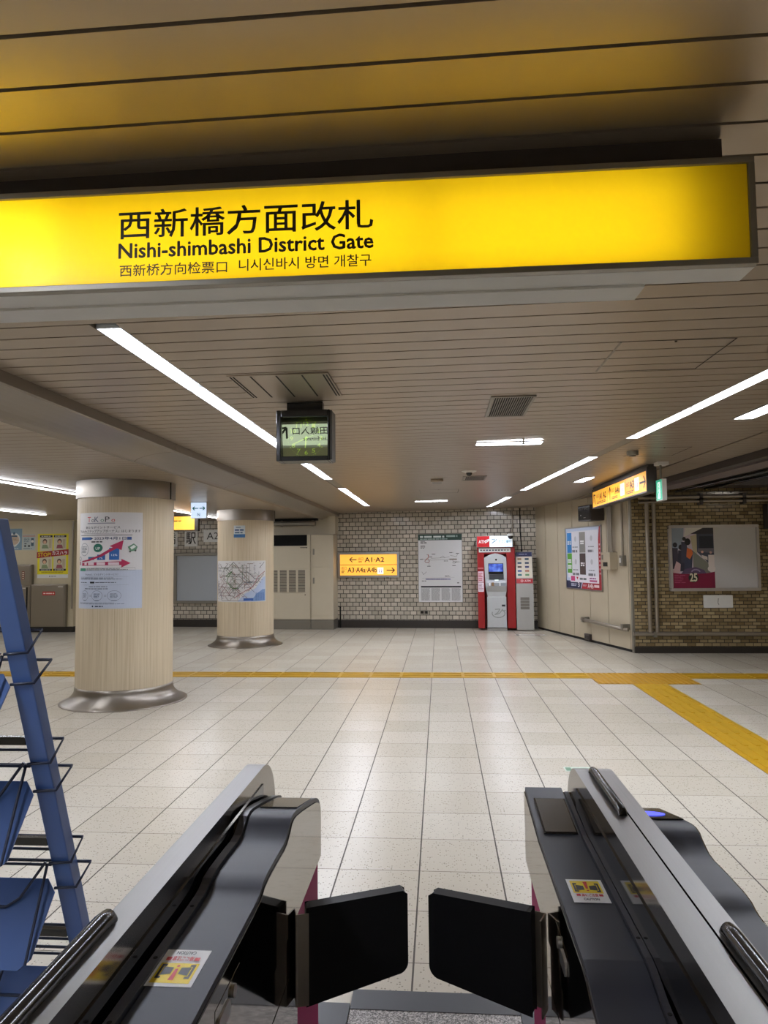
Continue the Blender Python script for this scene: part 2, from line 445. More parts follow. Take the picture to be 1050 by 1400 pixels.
holes = [(K(-1.38 - HW), K(-1.38 + HW), 2.85, 13.72), (lambda y: strip_r(y) - HW, lambda y: strip_r(y) + HW, 2.9, 14.80),
         (K(-1.38 - HW), K(-1.38 + HW), -3.7, 1.15), (lambda y: strip_r(y) - HW, lambda y: strip_r(y) + HW, -3.0, 1.3)]
slats('ceiling', K(-2.2), edge1, cz, -4.2, 16.2, holes)
slats('ceiling_side', lambda y: edge1(y) + 0.03, edge2, cz, -4.2, 16.2)
slats('ceiling_lower', K(-12), K(-2.56), K(ZL), -4.2, 16.4)
b = MB(M_dark); b.box(-12, -4.2, 2.75, 3.3, 16.6, 2.78); struct(b.build('ceiling_void'))
# the rounded step between the two ceiling levels
prof = [(-2.2, 2.535), (-2.2, 2.455)]
for k in range(9):
    t = k / 8.0; prof.append((-2.215 - 0.345 * math.sin(t * PI / 2) ** 1.3, 2.448 - 0.078 * (1 - math.cos(t * PI / 2)) - 0.004 * t))
prof += [(-2.58, 2.42), (-2.58, 2.6), (-2.2, 2.6)]
M_step = pm('step_panel_paint', '#7E756B', 0.30, 0.6, 0.6, 0.03, 5.0)
for i in range(8):
    y0 = -4.2 + i * 2.5; y1 = min(y0 + 2.494, 15.6)
    b = MB(M_step); b.prism(prof, 'y', y0, y1); struct(b.build('trim_%d' % (10 + i)))
# walls
b = MB(M_bw); b.box(-5.6, 0, 0.17, FW_LEN + 0.02, 0.2, 2.62); struct(b.build('wall_back', M=FWM))
b = MB(M_baseb); b.box(-5.6, -0.012, 0.0, FW_LEN, 0.2, 0.17); struct(b.build('baseboard_back', M=FWM))
b = MB(M_bb); b.box(0, 0, 0.10, 4.2, 0.2, 3.3); struct(b.build('wall_right', M=BWM))
b = MB(M_baseb); b.box(0.0, -0.01, 0, 4.2, 0.2, 0.10); struct(b.build('baseboard_right', M=BWM))
b = MB(M_beige)
seam = [0.0, 0.506, 1.116, 1.773, 2.442, 3.10, 3.798, PW_LEN]
for s0, s1 in zip(seam, seam[1:]): b.box(s0 + 0.008, 0, 0.045, s1 - 0.008, 0.06, 2.62)
struct(b.build('wall_panelled', M=PWM))
b = MB(M_dark); b.box(0, 0.015, 0.0, PW_LEN, 0.2, 2.62); struct(b.build('wall_panelled_backing', M=PWM))
b = MB(M_alum); b.box(PW_LEN - 0.05, -0.014, 0, PW_LEN + 0.004, 0.05, 2.5); struct(b.build('trim_30', M=PWM))
b = MB(M_cream)
for s0, s1 in ((-3, -1.7), (-1.7, -0.3), (-0.3, 0.66), (0.66, 1.16)): b.box(s0 + 0.002, 0, 0.12, s1 - 0.002, 0.1, ZL + 0.02)
struct(b.build('wall_left', M=LWM))
b = MB(M_cream); b.box(1.12, 0.101, 0.0, 1.16, 1.3, ZL); struct(b.build('wall_left_return', M=LWM))
b = MB(M_baseb); b.box(-3, -0.012, 0, 1.16, 0.1, 0.12); struct(b.build('baseboard_left', M=LWM))
b = MB(M_cream); b.box(-12.2, -4.2, 0, -12.0, 16.6, 2.6); struct(b.build('wall_far_left'))
b = MB(M_cream); b.box(-12, -4.4, 0, 7.2, -4.2, 3.3); struct(b.build('wall_front'))
b = MB(M_cream); b.box(7.2, -4.2, 0, 7.4, 12.0, 3.3); struct(b.build('wall_far_right'))
M_soffit = pm('grey_soffit', '#6C6660', 0.6, vary=0.12, scale=2.0)
b = MB(M_soffit); b.box(3.0, -4.2, 3.2, 7.4, 12.2, 3.3); struct(b.build('ceiling_bare'))
b = MB(M_duct)
b.hexa([(edge2(-4) + .02, -4, 2.5), (edge2(-4) + .12, -4, 2.5), (edge2(11.5) + .02, 11.5, 2.5), (edge2(11.5) + .12, 11.5, 2.5),
        (edge2(-4) + .02, -4, 3.2), (edge2(-4) + .12, -4, 3.2), (edge2(11.5) + .02, 11.5, 3.2), (edge2(11.5) + .12, 11.5, 3.2)])
struct(b.build('trim_31'))

# the two round pillars: wood veneer, steel capital, flared steel foot
def pillar(cx, cy, r, R, seam_deg):
    M = T(cx, cy, 0)
    o = MB(M_wood).lathe([(r, 0.17), (r, ZL - 0.13)], 0, 0, n=96).build('pillar', M=M); struct(o)
    p = [(R, 0.0), (R, 0.006)]
    for k in range(11):
        t = k / 10.0; p.append((r + 0.006 + (R - r - 0.006) * (1 - math.sin(t * PI / 2)) ** 1.0 * (1 - 0.25 * t * (1 - t)), 0.008 + 0.145 * t ** 1.25))
    p += [(r + 0.006, 0.185), (r, 0.186)]
    MB(M_steelv).lathe(p, 0, 0, n=96).build('flared_foot', o)
    MB(M_steelv).lathe([(r + 0.001, ZL - 0.19), (r + 0.018, ZL - 0.19), (r + 0.018, ZL - 0.0005), (r + 0.03, ZL - 0.0004), (r + 0.03, ZL)], 0, 0, n=96, smooth=False).build('capital', o)
    a = math.radians(seam_deg)
    MB(M_dark).box(-0.006, -0.004, ZL - 0.19, 0.006, 0.006, ZL - 0.002).build('capital_seam', o).matrix_local = T((r + 0.02) * math.cos(a), (r + 0.02) * math.sin(a), 0) @ Matrix.Rotation(a + PI / 2, 4, 'Z')
    return o
P1 = (-3.5, 7.75, 0.51); P2 = (-3.5, 12.7, 0.50)
pillar(*P1, 0.67, -6); pillar(*P2, 0.66, 10)
def wrap(cx, cy, r, th0):
    """bends a sheet round a pillar: u = arc length from the angle th0"""
    def f(u, y, v):
        t = math.radians(th0) + u / r; q = r - y
        return (cx + q * math.cos(t), cy + q * math.sin(t), v)
    return f

# tactile paving
def tactile(name, label, rects, bars, group='yellow tactile paving strips'):
    b = MB(M_tact)
    for x0, y0, x1, y1, kind in rects:
        m = M_tact2 if kind == 'dot' else M_tact
        b.box(x0, y0, 0.0, x1, y1, 0.004, m)
        nx, ny = max(1, round((x1 - x0) / 0.4)), max(1, round((y1 - y0) / 0.4))
        for i in range(nx):
            for j in range(ny):
                cx, cy = x0 + 0.4 * i, y0 + 0.4 * j
                if kind == 'x':
                    for q in range(4): b.box(cx + 0.02, cy + 0.05 + q * 0.095 - 0.012 + .01, 0.004, cx + 0.38, cy + 0.05 + q * 0.095 + 0.022, 0.009)
                elif kind == 'y':
                    for q in range(4): b.box(cx + 0.048 + q * 0.095, cy + 0.02, 0.004, cx + 0.082 + q * 0.095, cy + 0.38, 0.009)
                else:
                    for q in range(6):
                        for w in range(6):
                            u, v = cx + 0.035 + q * 0.066, cy + 0.035 + w * 0.066; b.hexa([(u - .02, v - .02, .004), (u + .02, v - .02, .004), (u - .02, v + .02, .004), (u + .02, v + .02, .004), (u - .009, v - .009, .009), (u + .009, v - .009, .009), (u - .009, v + .009, .009), (u + .009, v + .009, .009)], m)
    return props(b.build(name), label, 'tactile paving', group)
gx = lambda k: -0.1219 + 0.4 * k
gy = lambda k: 2.828 + 0.4 * k
tactile('tactile_paving', 'long yellow ribbed paving strip crossing the hall behind the first pillar', [(gx(-22), gy(16), gx(5), gy(17), 'x')], 'x')
tactile('tactile_paving', 'orange-yellow dotted paving patch where the yellow strips meet', [(gx(5), gy(15), gx(8), gy(17), 'dot')], 'dot')
tactile('tactile_paving', 'short yellow ribbed paving strip running to the brown brick wall', [(gx(8), gy(16), gx(16), gy(17), 'x')], 'x')
tactile('tactile_paving', 'yellow ribbed paving strip leading from the dotted patch towards the viewer', [(gx(6), gy(-8), gx(7), gy(15), 'y')], 'y')

# ------------------------------------------------------------------ lights
def ordinal(i): return ['first', 'second', 'third', 'fourth', 'fifth', 'sixth', 'seventh', 'eighth', 'ninth', 'tenth', 'eleventh', 'twelfth'][i]
def trough(M, L, w, label, group, depth=0.06, tubes=(-0.034, 0.034), drop=0.0):
    """recessed open trough lamp: x across, y along (0..L), z = 0 at the ceiling face"""
    t = thing('ceiling_light', label, 'ceiling light', M, group)
    h = w / 2
    b = MB(M_trough); a = 0.004
    b.box(-h, 0.002, depth - a - drop, h, L - .002, depth - drop)
    for sx in (-1, 1): b.box(min(sx * h, sx * (h - a)), .002, -drop, max(sx * h, sx * (h - a)), L - .002, depth - a - drop)
    b.box(-h, 0.002, -drop, h, 0.008, depth - drop); b.box(-h, L - 0.008, -drop, h, L - 0.002, depth - drop)
    # raised end blocks that hold the tube sockets
    b.box(-h + .006, 0.01, depth * .45 - drop, h - .006, 0.07, depth - drop - a); b.box(-h + .006, L - 0.07, depth * .45 - drop, h - .006, L - .01, depth - drop - a)
    b.build('reflector', t)
    for x in tubes:
        MB(M_tube).tube([(x, 0.03, depth * .42 - drop), (x, L - 0.03, depth * .42 - drop)], 0.0085, n=6).build('lamp_tube', t)
    return t
G1, G2 = 'fluorescent lights of the straight row', 'fluorescent lights of the slanting row'
ys = [2.85, 4.03, 5.24, 6.45, 7.65, 8.86]; seq = []
for a, c in zip(ys, ys[1:]): seq.append((a, c))
seq += [(10.04, 11.23), (11.23, 12.45), (12.45, 13.70)]
for i, (a, c) in enumerate(seq):
    trough(T(-1.38, a, cz(-1.38)), c - a, 2 * HW - .004, '%s fluorescent trough light counted from the yellow sign in the straight ceiling row' % ordinal(i), G1)
b = MB(M_alum); b.box(-1.38 - HW + .003, 8.86, cz(-1.38) + .006, -1.38 + HW - .003, 10.04, cz(-1.38) + .03); struct(b.build('trim_40'))
for i, (a, c) in enumerate([(-3.6, -2.4), (-2.4, -1.2), (-1.2, 0.0), (0.0, 1.15)]):  # out of view; the farther ones are added to brighten the ceiling
    trough(T(-1.38, a, cz(-1.38)), c - a, 2 * HW - .004, '%s unseen fluorescent trough light of the straight row behind the yellow sign' % ordinal(i), G1)
def slant(a, c, label):
    p, q = Vector((strip_r(a), a, 0)), Vector((strip_r(c), c, 0)); d = q - p
    return trough(T(p.x, p.y, cz(p.x)) @ Matrix.Rotation(math.atan2(-d.x, d.y), 4, 'Z'), d.length, 2 * HW - .004, label, G2)
for i, (a, c) in enumerate([(4.0, 5.17), (5.17, 6.32), (7.45, 8.69), (8.69, 9.93), (9.93, 11.17), (12.38, 13.58), (13.58, 14.78)]):
    slant(a, c, '%s fluorescent trough light from the frame edge in the slanting ceiling row' % ordinal(i))
slant(2.9, 4.0, 'fluorescent trough light of the slanting row beside the yellow sign')
for i, (a, c) in enumerate([(-3.0, -1.6)]): slant(a, c, 'added unseen fluorescent trough light of the slanting row behind the yellow sign')  # extra unseen light, added to lift the ceiling near the sign
for nm, (a, c) in (('trim_41', (6.32, 7.45)), ('trim_42', (11.17, 12.38))):
    b = MB(M_alum); w = HW - .003
    b.hexa([(strip_r(a) - w, a, cz(1.5) + .004), (strip_r(a) + w, a, cz(1.5) + .004), (strip_r(c) - w, c, cz(1.3) + .004), (strip_r(c) + w, c, cz(1.3) + .004),
            (strip_r(a) - w, a, cz(1.5) + .03), (strip_r(a) + w, a, cz(1.5) + .03), (strip_r(c) - w, c, cz(1.3) + .03), (strip_r(c) + w, c, cz(1.3) + .03)]); struct(b.build(nm))
def panel_light(M, L, w, label, group):
    """short shallow lamp set just below the slats"""
    t = thing('ceiling_light', label, 'ceiling light', M, group); h = w / 2
    b = MB(M_alu); b.box(-h, 0, -.012, -h + .008, L, -.001); b.box(h - .008, 0, -.012, h, L, -.001); b.box(-h + .008, 0, -.012, h - .008, .008, -.001); b.box(-h + .008, L - .008, -.012, h - .008, L, -.001); b.build('lamp_frame', t)
    MB(M_diff).box(-h + .008, .008, -.009, h - .008, L - .008, -.003).build('diffuser', t)
    return t
M_diff = glow('lamp_diffuser', '#F3F6FF', 42.0)
RZ = lambda d: Matrix.Rotation(math.radians(d), 4, 'Z')
panel_light(T(0.33, 6.28, cz(.3)) @ RZ(-90), 0.585, 0.17, 'short white crosswise ceiling light in front of the ventilation grille', 'short crosswise ceiling lights')
panel_light(T(-0.43, 12.75, cz(-.1)) @ RZ(-90), 0.59, 0.17, 'short white crosswise ceiling light close to the white brick wall', 'short crosswise ceiling lights')
panel_light(T(2.33, 4.2, cz(2.3)) @ RZ(2.5), 1.27, 0.15, 'short slanted ceiling light nearer the viewer beside the slanting row', 'short slanted ceiling lights')
panel_light(T(1.965, 9.4, cz(2.0)) @ RZ(4), 0.6, 0.14, 'small slanted ceiling light in front of the amber exit sign', 'short slanted ceiling lights')
for i, (x, y0, y1, lb) in enumerate([(-4.61, -3.5, 4.4, 'added unseen light line of the lower ceiling beside the leaflet rack'), (-4.61, 4.6, 9.9, 'thin white light line over the first pillar under the lower ceiling'), (-7.28, 6.2, 12.66, 'thin white light line ending above the cream wall posters'), (-4.61, 10.6, 15.0, 'thin white light line seen between the two pillars'), (-9.6, 6.2, 14.0, 'added thin white light line of the lower ceiling outside the frame')]):  # unseen rack-side line added for grazing light, unseen outermost one to brighten cream wall
    t = thing('ceiling_light', lb, 'ceiling light', T(x, y0, ZL), 'light lines of the lower ceiling')
    MB(M_alu).box(-.03, 0, -.014, .03, y1 - y0, -.001).build('lamp_frame', t)
    MB(M_diff).box(-.024, .01, -.024, .024, y1 - y0 - .01, -.0145).build('diffuser', t)
t = thing('ceiling_light', 'fluorescent batten hanging over the passage in front of the brown bricks', 'ceiling light', T(5.6, 8.6, 2.72), 'passage lights')
MB(M_trough).box(-.05, -.62, .02, .05, .62, .07).build('lamp_body', t)
MB(glow('passage_tube', '#FFF6E8', 60.0)).tube([(0, -.6, 0), (0, .6, 0)], .014, n=8).build('lamp_tube', t)
for y in (-.4, .4): MB(M_alum).tube([(0, y, .07), (0, y, .48)], .008, n=6).build('hanger_rod', t)

# ------------------------------------------------------------------ big yellow gate sign
t = thing('gate_sign', 'big yellow backlit hanging sign for the district gate with black lettering', 'sign', T(-0.6, 1.7, 2.34))
X0, X1 = -2.05, 0.735; Z0, Z1 = 2.213, 2.467; YF, YM, YB = 1.65, 1.752, 1.842; XB = 0.52
b = MB(M_alum, True)
fw = 0.015
b.box(X0, YF - .004, Z1 - fw, X1, YF + .02, Z1); b.box(X0, YF - .004, Z0, X1, YF + .02, Z0 + fw); b.box(X1 - fw, YF - .004, Z0 + fw, X1, YF + .02, Z1 - fw); b.box(X0, YF - .004, Z0 + fw, X0 + fw, YF + .02, Z1 - fw)
b.build('front_frame', t, bevel=0.0015)
M_in = pm('sign_inside_white', '#F4F4F0', 0.6, vary=0.01)
b = MB(M_alum, True)
b.box(X0, YF + .02, Z1 - .006, X1, YM, Z1); b.box(X1 - .006, YF + .02, Z0 + .006, X1, YM, Z1 - .006); b.box(X0, YF + .02, Z0 + .006, X0 + .006, YM, Z1 - .006)
b.box(X0, YF + .02, Z0, X1, YM, Z0 + .006, M_white)
b.box(X0 + .006, YM - .006, Z0 + .006, X1 - .006, YM, Z1 - .006, M_in)
b.build('housing', t)
b = MB(M_white, True)
b.box(X0, YM, Z0 + .01, XB, YB - .01, Z0 + .018); b.box(X0, YM, Z1 - .03, XB, YB - .01, Z1 - .022, M_alum); b.box(XB - .008, YM, Z0 + .018, XB, YB - .01, Z1 - .03, M_alum); b.box(X0, YM, Z0 + .018, X0 + .008, YB - .01, Z1 - .03, M_alum)
b.build('rear_housing', t)
b = MB(M_yel, True); b.quad((X0 + fw, YF + .004, Z0 + fw), (X1 - fw, YF + .004, Z0 + fw), (X1 - fw, YF + .004, Z1 - fw), (X0 + fw, YF + .004, Z1 - fw))
b.build('yellow_panel', t)
M_stube = glow('sign_tube', '#FFF8EA', 4.7)
M_stube2 = glow('sign_tube_new', '#FFFBF2', 8.5)
for a, c in ((-1.98, -0.937), (-0.900, -0.034), (0.002, 0.585)):
    for z in (2.285, 2.395):
        MB(M_stube2 if a < -1.5 else M_stube, True).tube([(a, 1.722, z), (c, 1.722, z)], 0.009, n=8).build('lamp_tube', t)
pr = Print(eps=0.0); pr.d0 = 0.0
pr.text('西新橋方面改札', -0.776, 2.338, -0.1465, 2.4115, M_txt, 0.012)
pr.text('Nishi-shimbashi District Gate', -0.776, 2.2895, -0.1465, 2.329, M_txt, 0.030)
pr.text('西新桥方向检票口', -0.772, 2.2445, -0.503, 2.2745, M_txt, 0.010)
pr.text('니시신바시 방면 개찰구', -0.474, 2.2465, -0.152, 2.2765, M_txt, 0.010)
o = pr.build('lettering', t); o.matrix_local = W[t].inverted() @ T(0, YF + .0025, 0)
b = MB(M_glow_w, True); b.box(X0 + .008, YB - .010, Z0 + .018, XB - .008, YB - .006, Z1 - .03); b.build('rear_panel', t)
pr = Print(eps=0.0)
# read from the far side: u runs towards -x
pr.text('三田線入口', 0.98, 2.335, 1.425, 2.41, M_txt, 0.012); pr.text('Mita Line Entrance', 0.98, 2.275, 1.32, 2.312, M_txt, 0.01)
pr.arrow(1.60, 2.27, 1.49, 2.40, 0.02, M_txt, 0.6)
o = pr.build('rear_lettering', t); o.matrix_local = W[t].inverted() @ T(0, YB - .004, 0) @ RZ(180)
b = MB(M_duct, True); b.box(X0 + .05, 1.70, Z1 + .0005, 0.685, 1.745, cz(.2) - .001); b.build('mount_bar', t)
b = MB(M_white, True); b.box(X0, YM, Z0 - .006, XB - .01, YB, Z0 + .0095); b.build('under_tray', t)

# ------------------------------------------------------------------ clock
t = thing('hanging_clock', 'square black station clock with green dial hanging from the slatted ceiling', 'clock', T(-0.825, 4.43, cz(-.8)))
b = MB(M_black, True)
x0, x1, z0, z1, yf, yb = -1.006, -0.668, 2.152, 2.472, 4.345, 4.50
b.box(x0, yf, z0, -0.977, yb, z1); b.box(-0.684, yf, z0, x1, yb, z1); b.box(-0.977, yf, z0, -0.684, yb, 2.182); b.box(-0.977, yf, 2.428, -0.684, yb, z1); b.box(-0.977, 4.42, 2.182, -0.684, yb, 2.428)
b.build('case', t, bevel=0.004)
M_case2 = pm('clock_side', '#3B3733', 0.4)
MB(M_case2, True).box(x1 + .0005, yf + .004, z0 + .004, x1 + .012, yb, z1 - .006).build('side_cover', t)
MB(M_black, True).box(-0.95, 4.40, z1, -0.722, 4.46, cz(-.8) - .001).build('mount', t)
pr = Print(eps=0.001)
M_dial = pm('clock_dial', '#18330F', 0.5); M_lum = glow('luminous_yellow', '#C3DD2B', 0.85)
pr.rect(-0.146, -0.123, 0.146, 0.123, M_dial).up()
for h in range(1, 13):
    a = math.radians(90 - 30 * h); cx, cy = 0.094 * math.cos(a), 0.092 * math.sin(a); w = 0.011 if h < 10 else 0.017
    pr.text(str(h), cx - w, cy - 0.013, cx + w, cy + 0.013, M_lum, 0.01)
for m in range(60):
    a = math.radians(6 * m); r = 0.0036 if m % 5 == 0 else 0.0014; pr.disc(0.116 * math.cos(a), 0.116 * math.sin(a), r, M_lum, n=8)
pr.up()
o = pr.build('dial', t); DM = T(-0.8305, 4.4185, 2.305); o.matrix_local = W[t].inverted() @ DM
for nm, deg, L, w in (('hour_hand', 265, 0.062, 0.007), ('minute_hand', 204, 0.095, 0.005), ('second_hand', 20, 0.05, 0.002)):
    a = math.radians(deg); q = Print(eps=0.0); q.d0 = 0.004; q.line([(-0.012 * math.cos(a), -0.012 * math.sin(a)), (L * math.cos(a), L * math.sin(a))], w, M_lum); q.disc(0, 0, 0.006, M_lum, n=12)
    o = q.build(nm, t); o.matrix_local = W[t].inverted() @ DM
gt = 4.8
b = MB(M_glass); b.quad((-0.1465, 0, -0.123), (0.1465, 0, -0.123), (0.1465, 0, 0.123), (-0.1465, 0, 0.123))
o = b.build('glass', t); o.matrix_local = W[t].inverted() @ T(-0.8305, 4.372, 2.305) @ Matrix.Rotation(math.radians(gt), 4, 'X')

# ------------------------------------------------------------------ small ceiling fittings
def grille(M, w, L, label, group='ceiling air grilles'):
    t = thing('air_grille', label, 'air vent', M, group); h = w / 2
    b = MB(M_alum); b.box(-h, 0, -.008, -h + .018, L, -.001); b.box(h - .018, 0, -.008, h, L, -.001); b.box(-h + .018, 0, -.008, h - .018, .022, -.001); b.box(-h + .018, L - .022, -.008, h - .018, L, -.001); b.build('grille_frame', t)
    b = MB(M_alum); n = int(w / 0.016)
    for i in range(n): x = -h + .018 + (w - .036) * (i + .5) / n; b.box(x - .0022, .022, -.006, x + .0022, L - .022, -.0012)
    b.build('louvres', t)
    MB(M_dark).box(-h + .018, .022, -.0011, h - .018, L - .022, -.0005).build('backing', t)
grille(T(0.475, 4.43, cz(.47)), 0.28, 0.65, 'dark square ceiling air grille nearer the viewer')
grille(T(0.455, 8.9, cz(.45)), 0.30, 0.5, 'small ceiling air grille farther back beside the dome camera')
t = thing('slot_diffuser', 'slatted air inlet panel with dark slots above the clock', 'air vent', T(-0.85, 3.69, cz(-.85)))
b = MB(M_ceil); b.box(-.275, 0, -.006, .275, .54, -.001); b.build('panel', t)
for x in (-0.262, -0.245, -0.15, -0.01, 0.13, 0.245, 0.262): MB(M_dark).box(x - .004, .02, -.0075, x + .004, .52, -.0062).build('slot', t)
def hatch(M, w, L, label):
    t = thing('access_hatch', label, 'ceiling hatch', M, 'flush ceiling access hatches'); h = w / 2
    b = MB(M_dark); g = .005
    b.box(-h, 0, -.0015, -h + g, L, -.0005); b.box(h - g, 0, -.0015, h, L, -.0005); b.box(-h + g, 0, -.0015, h - g, g, -.0005); b.box(-h + g, L - g, -.0015, h - g, L, -.0005); b.build('shadow_gap', t)
    b = MB(M_alum); b.box(-h + .012, 0.006, -.004, -h + .022, L - .006, -.0005); b.build('edge_profile', t)
    MB(M_black).tube([(0.0, .02, -.004), (0.0, .02, -.0005)], .006).build('lock', t)
hatch(T(1.122, 3.37, cz(1.1)), 0.545, 0.55, 'flush ceiling hatch outline above the slanting light row')
hatch(T(2.15, 6.9, cz(2.1)), 0.5, 0.6, 'flush ceiling hatch near the exposed duct edge')
hatch(T(0.0, 10.6, cz(0)), 0.6, 0.6, 'flush ceiling hatch between speaker panel and white brick wall')
t = thing('dome_camera', 'white dome security camera with dark lens on the ceiling', 'camera', T(0.36, 8.38, cz(.36)))
MB(M_white).lathe([(0.001, -.02), (.05, -.02), (.085, -.006), (.09, -.001)], 0, 0, n=24).build('base', t)
MB(M_black).lathe([(0.001, -.06), (.022, -.055), (.034, -.038), (.036, -.0205)], 0, 0, n=20).build('lens_dome', t)
t = thing('ceiling_speaker', 'small square beige speaker box on the ceiling beside the dome camera', 'speaker', T(-0.02, 9.15, cz(0)))
MB(M_ceil).rbox(-.08, 0, -.035, .08, .32, -.001, .01, 'x').build('case', t)
MB(M_alum).box(-.06, .03, -.037, .06, .29, -.0352).build('front_grille', t)
t = thing('emergency_lamp', 'round grey emergency lamp on the ceiling over the amber exit sign', 'lamp', T(1.9, 7.1, cz(1.9)))
MB(M_alum).lathe([(.052, -.045), (.056, -.04), (.056, -.001)], 0, 0, n=28).build('body', t)
MB(M_black).lathe([(.001, -.052), (.03, -.05), (.034, -.0452)], 0, 0, n=20).build('lens', t)
for x, y, lb in ((0.73, 6.12, 'tiny sprinkler head by the crosswise light near the grille'), (0.0, 12.5, 'tiny sprinkler head by the crosswise light near the brick wall')):
    t = thing('sprinkler', lb, 'sprinkler', T(x, y, cz(x)), 'ceiling sprinklers')
    MB(M_alu).tube([(0, 0, -.001), (0, 0, -.04)], .008, n=8).build('stem', t); MB(M_alu).lathe([(.02, -.046), (.02, -.0402)], 0, 0, n=12).build('deflector', t)

# ------------------------------------------------------------------ amber exit sign on the right, green exit sign
t = thing('exit_direction_sign', 'long amber backlit exit sign with black arrows hanging by the panelled wall', 'sign', T(2.39, 9.6, 2.4))
SM = Matrix(((0, 1, 0, 2.33), (-1, 0, 0, 11.04), (0, 0, 1, 0), (0, 0, 0, 1)))   # u runs towards the viewer, face looks to -x
b = MB(M_duct); b.box(-.02, 0.004, 2.245, 2.86, .115, 2.262); b.box(-.02, .004, 2.49, 2.86, .115, 2.53); b.box(-.02, .004, 2.262, 0, .115, 2.49); b.box(2.835, .004, 2.262, 2.86, .115, 2.49); b.box(0, .05, 2.262, 2.835, .115, 2.49)
o = b.build('housing', t); o.matrix_local = W[t].inverted() @ SM
b = MB(M_amber); b.box(0, .01, 2.262, 2.835, .02, 2.49); o = b.build('lit_panel', t); o.matrix_local = W[t].inverted() @ SM
b = MB(M_duct); b.box(-.02, .02, 2.53, 2.86, .10, 2.562); o = b.build('ceiling_mount', t); o.matrix_local = W[t].inverted() @ SM
pr = Print(eps=0.001); pr.d0 = -0.009
pr.rect(0.945, 2.262, 0.953, 2.49, '#8A6A20').rect(1.93, 2.262, 1.938, 2.49, '#8A6A20')
pr.rect(1.66, 2.30, 1.86, 2.455, M_glow_w).rect(2.34, 2.30, 2.52, 2.455, M_glow_w).up()
pr.arrow(.2, 2.30, .08, 2.44, .022, M_txt, .6); pr.arrow(1.1, 2.29, 1.1, 2.46, .022, M_txt, .5); pr.arrow(2.56, 2.375, 2.79, 2.375, .022, M_txt, .42)
pr.text('出口', .27, 2.385, .42, 2.44, M_txt).text('A1 A2', .46, 2.35, .88, 2.44, M_txt, .04).lines(.28, 2.29, .88, 2.33, 2, '#14120C')
pr.text('出口', 1.2, 2.385, 1.34, 2.44, M_txt).text('A4a', 1.38, 2.35, 1.63, 2.44, M_txt, .04).lines(1.2, 2.29, 1.6, 2.33, 2, '#14120C')
pr.text('出口', 1.97, 2.385, 2.1, 2.44, M_txt).text('A3', 2.13, 2.35, 2.31, 2.44, M_txt, .04).lines(1.97, 2.29, 2.3, 2.33, 2, '#14120C')
for u in (1.76, 2.43): pr.disc(u - .035, 2.42, .014, '#8A70B0', n=10).disc(u + .035, 2.42, .014, '#B070A0', n=10).rect(u - .048, 2.335, u - .022, 2.395, '#8A70B0').rect(u + .022, 2.335, u + .048, 2.395, '#B070A0')
o = pr.build('lettering', t); o.matrix_local = W[t].inverted() @ SM
t = thing('emergency_exit_sign', 'small green and white emergency exit box sign on a ceiling stem', 'sign', T(2.445, 8.05, 2.25))
b = MB(M_white, True); b.box(2.425, 7.935, 2.135, 2.475, 8.155, 2.37); b.build('case', t, bevel=.003)
M_green = glow('lit_green', '#2FA884', 0.6); M_gw = glow('lit_exit_white', '#E8FFF4', 0.9)
SM2 = Matrix(((0, 1, 0, 2.425), (-1, 0, 0, 8.15), (0, 0, 1, 2.14), (0, 0, 0, 1)))
pr = Print(eps=.001); pr.d0 = .001
pr.rect(.005, .005, .21, .225, M_green).up().rect(.06, .02, .15, .2, M_gw).up()
pr.disc(.11, .17, .016, M_green).line([(.11, .15), (.095, .10), (.12, .06), (.10, .03)], .016, M_green).line([(.095, .1), (.07, .07), (.06, .04)], .016, M_green).line([(.11, .145), (.14, .12)], .013, M_green).line([(.108, .145), (.08, .12)], .013, M_green)
o = pr.build('pictogram', t); o.matrix_local = W[t].inverted() @ SM2
MB(M_alum, True).tube([(2.45, 8.05, 2.37), (2.45, 8.05, 2.53)], .012).build('stem', t)
MB(M_white, True).box(2.40, 7.98, 2.53, 2.52, 8.12, cz(2.45) - .001).build('ceiling_plate', t)

# ------------------------------------------------------------------ things on the white brick wall (frame: u along the wall)
def on(F, u, z=0.0, y=0.0): return F @ T(u, y, z)
t = thing('exit_direction_sign', 'wide amber lit wall sign pointing to A1 A2 and A3 A4a A4b', 'sign', on(FWM, 0.785, 1.37))
b = MB(M_alu); w, h = 0.685, 0.278
for q in ((-w, h - .05, w, h), (-w, -h, w, -h + .05), (-w, -h + .05, -w + .055, h - .05), (w - .055, -h + .05, w, h - .05)): b.box(q[0], -.09, q[1], q[2], -.002, q[3])
b.build('sign_frame', t, bevel=.004)
M_amb2 = glow('lit_amber_wall_sign', '#F9B848', 0.88)
MB(M_amb2).box(-w + .055, -.07, -h + .05, w - .055, -.03, h - .05).build('lit_panel', t)
pr = Print(eps=.001); pr.d0 = .071
pr.rect(-.65, -.004, .65, .006, '#A06A14').rect(.20, -.2, .33, -.06, M_glow_w).up()
pr.arrow(-.26, .115, -.41, .115, .018, M_txt, .5).text('出口', -.225, .10, -.115, .165, '#4A3A18').lines(-.22, .05, -.13, .085, 2, '#8A6A20').text('A1·A2', -.08, .06, .35, .165, M_txt, .025)
pr.text('出口', -.60, -.10, -.485, -.04, '#4A3A18').lines(-.6, -.18, -.53, -.12, 2, '#4A3A18').text('A3·A4a·A4b', -.465, -.165, .19, -.055, M_txt, .02).arrow(.40, -.12, .57, -.12, .02, M_txt, .45)
pr.disc(.24, -.095, .011, '#9A84D0', n=10).disc(.29, -.095, .011, '#9A84D0', n=10).rect(.23, -.17, .25, -.12, '#B8A0E0').rect(.28, -.17, .30, -.12, '#B8A0E0')
pr.build('lettering', t)
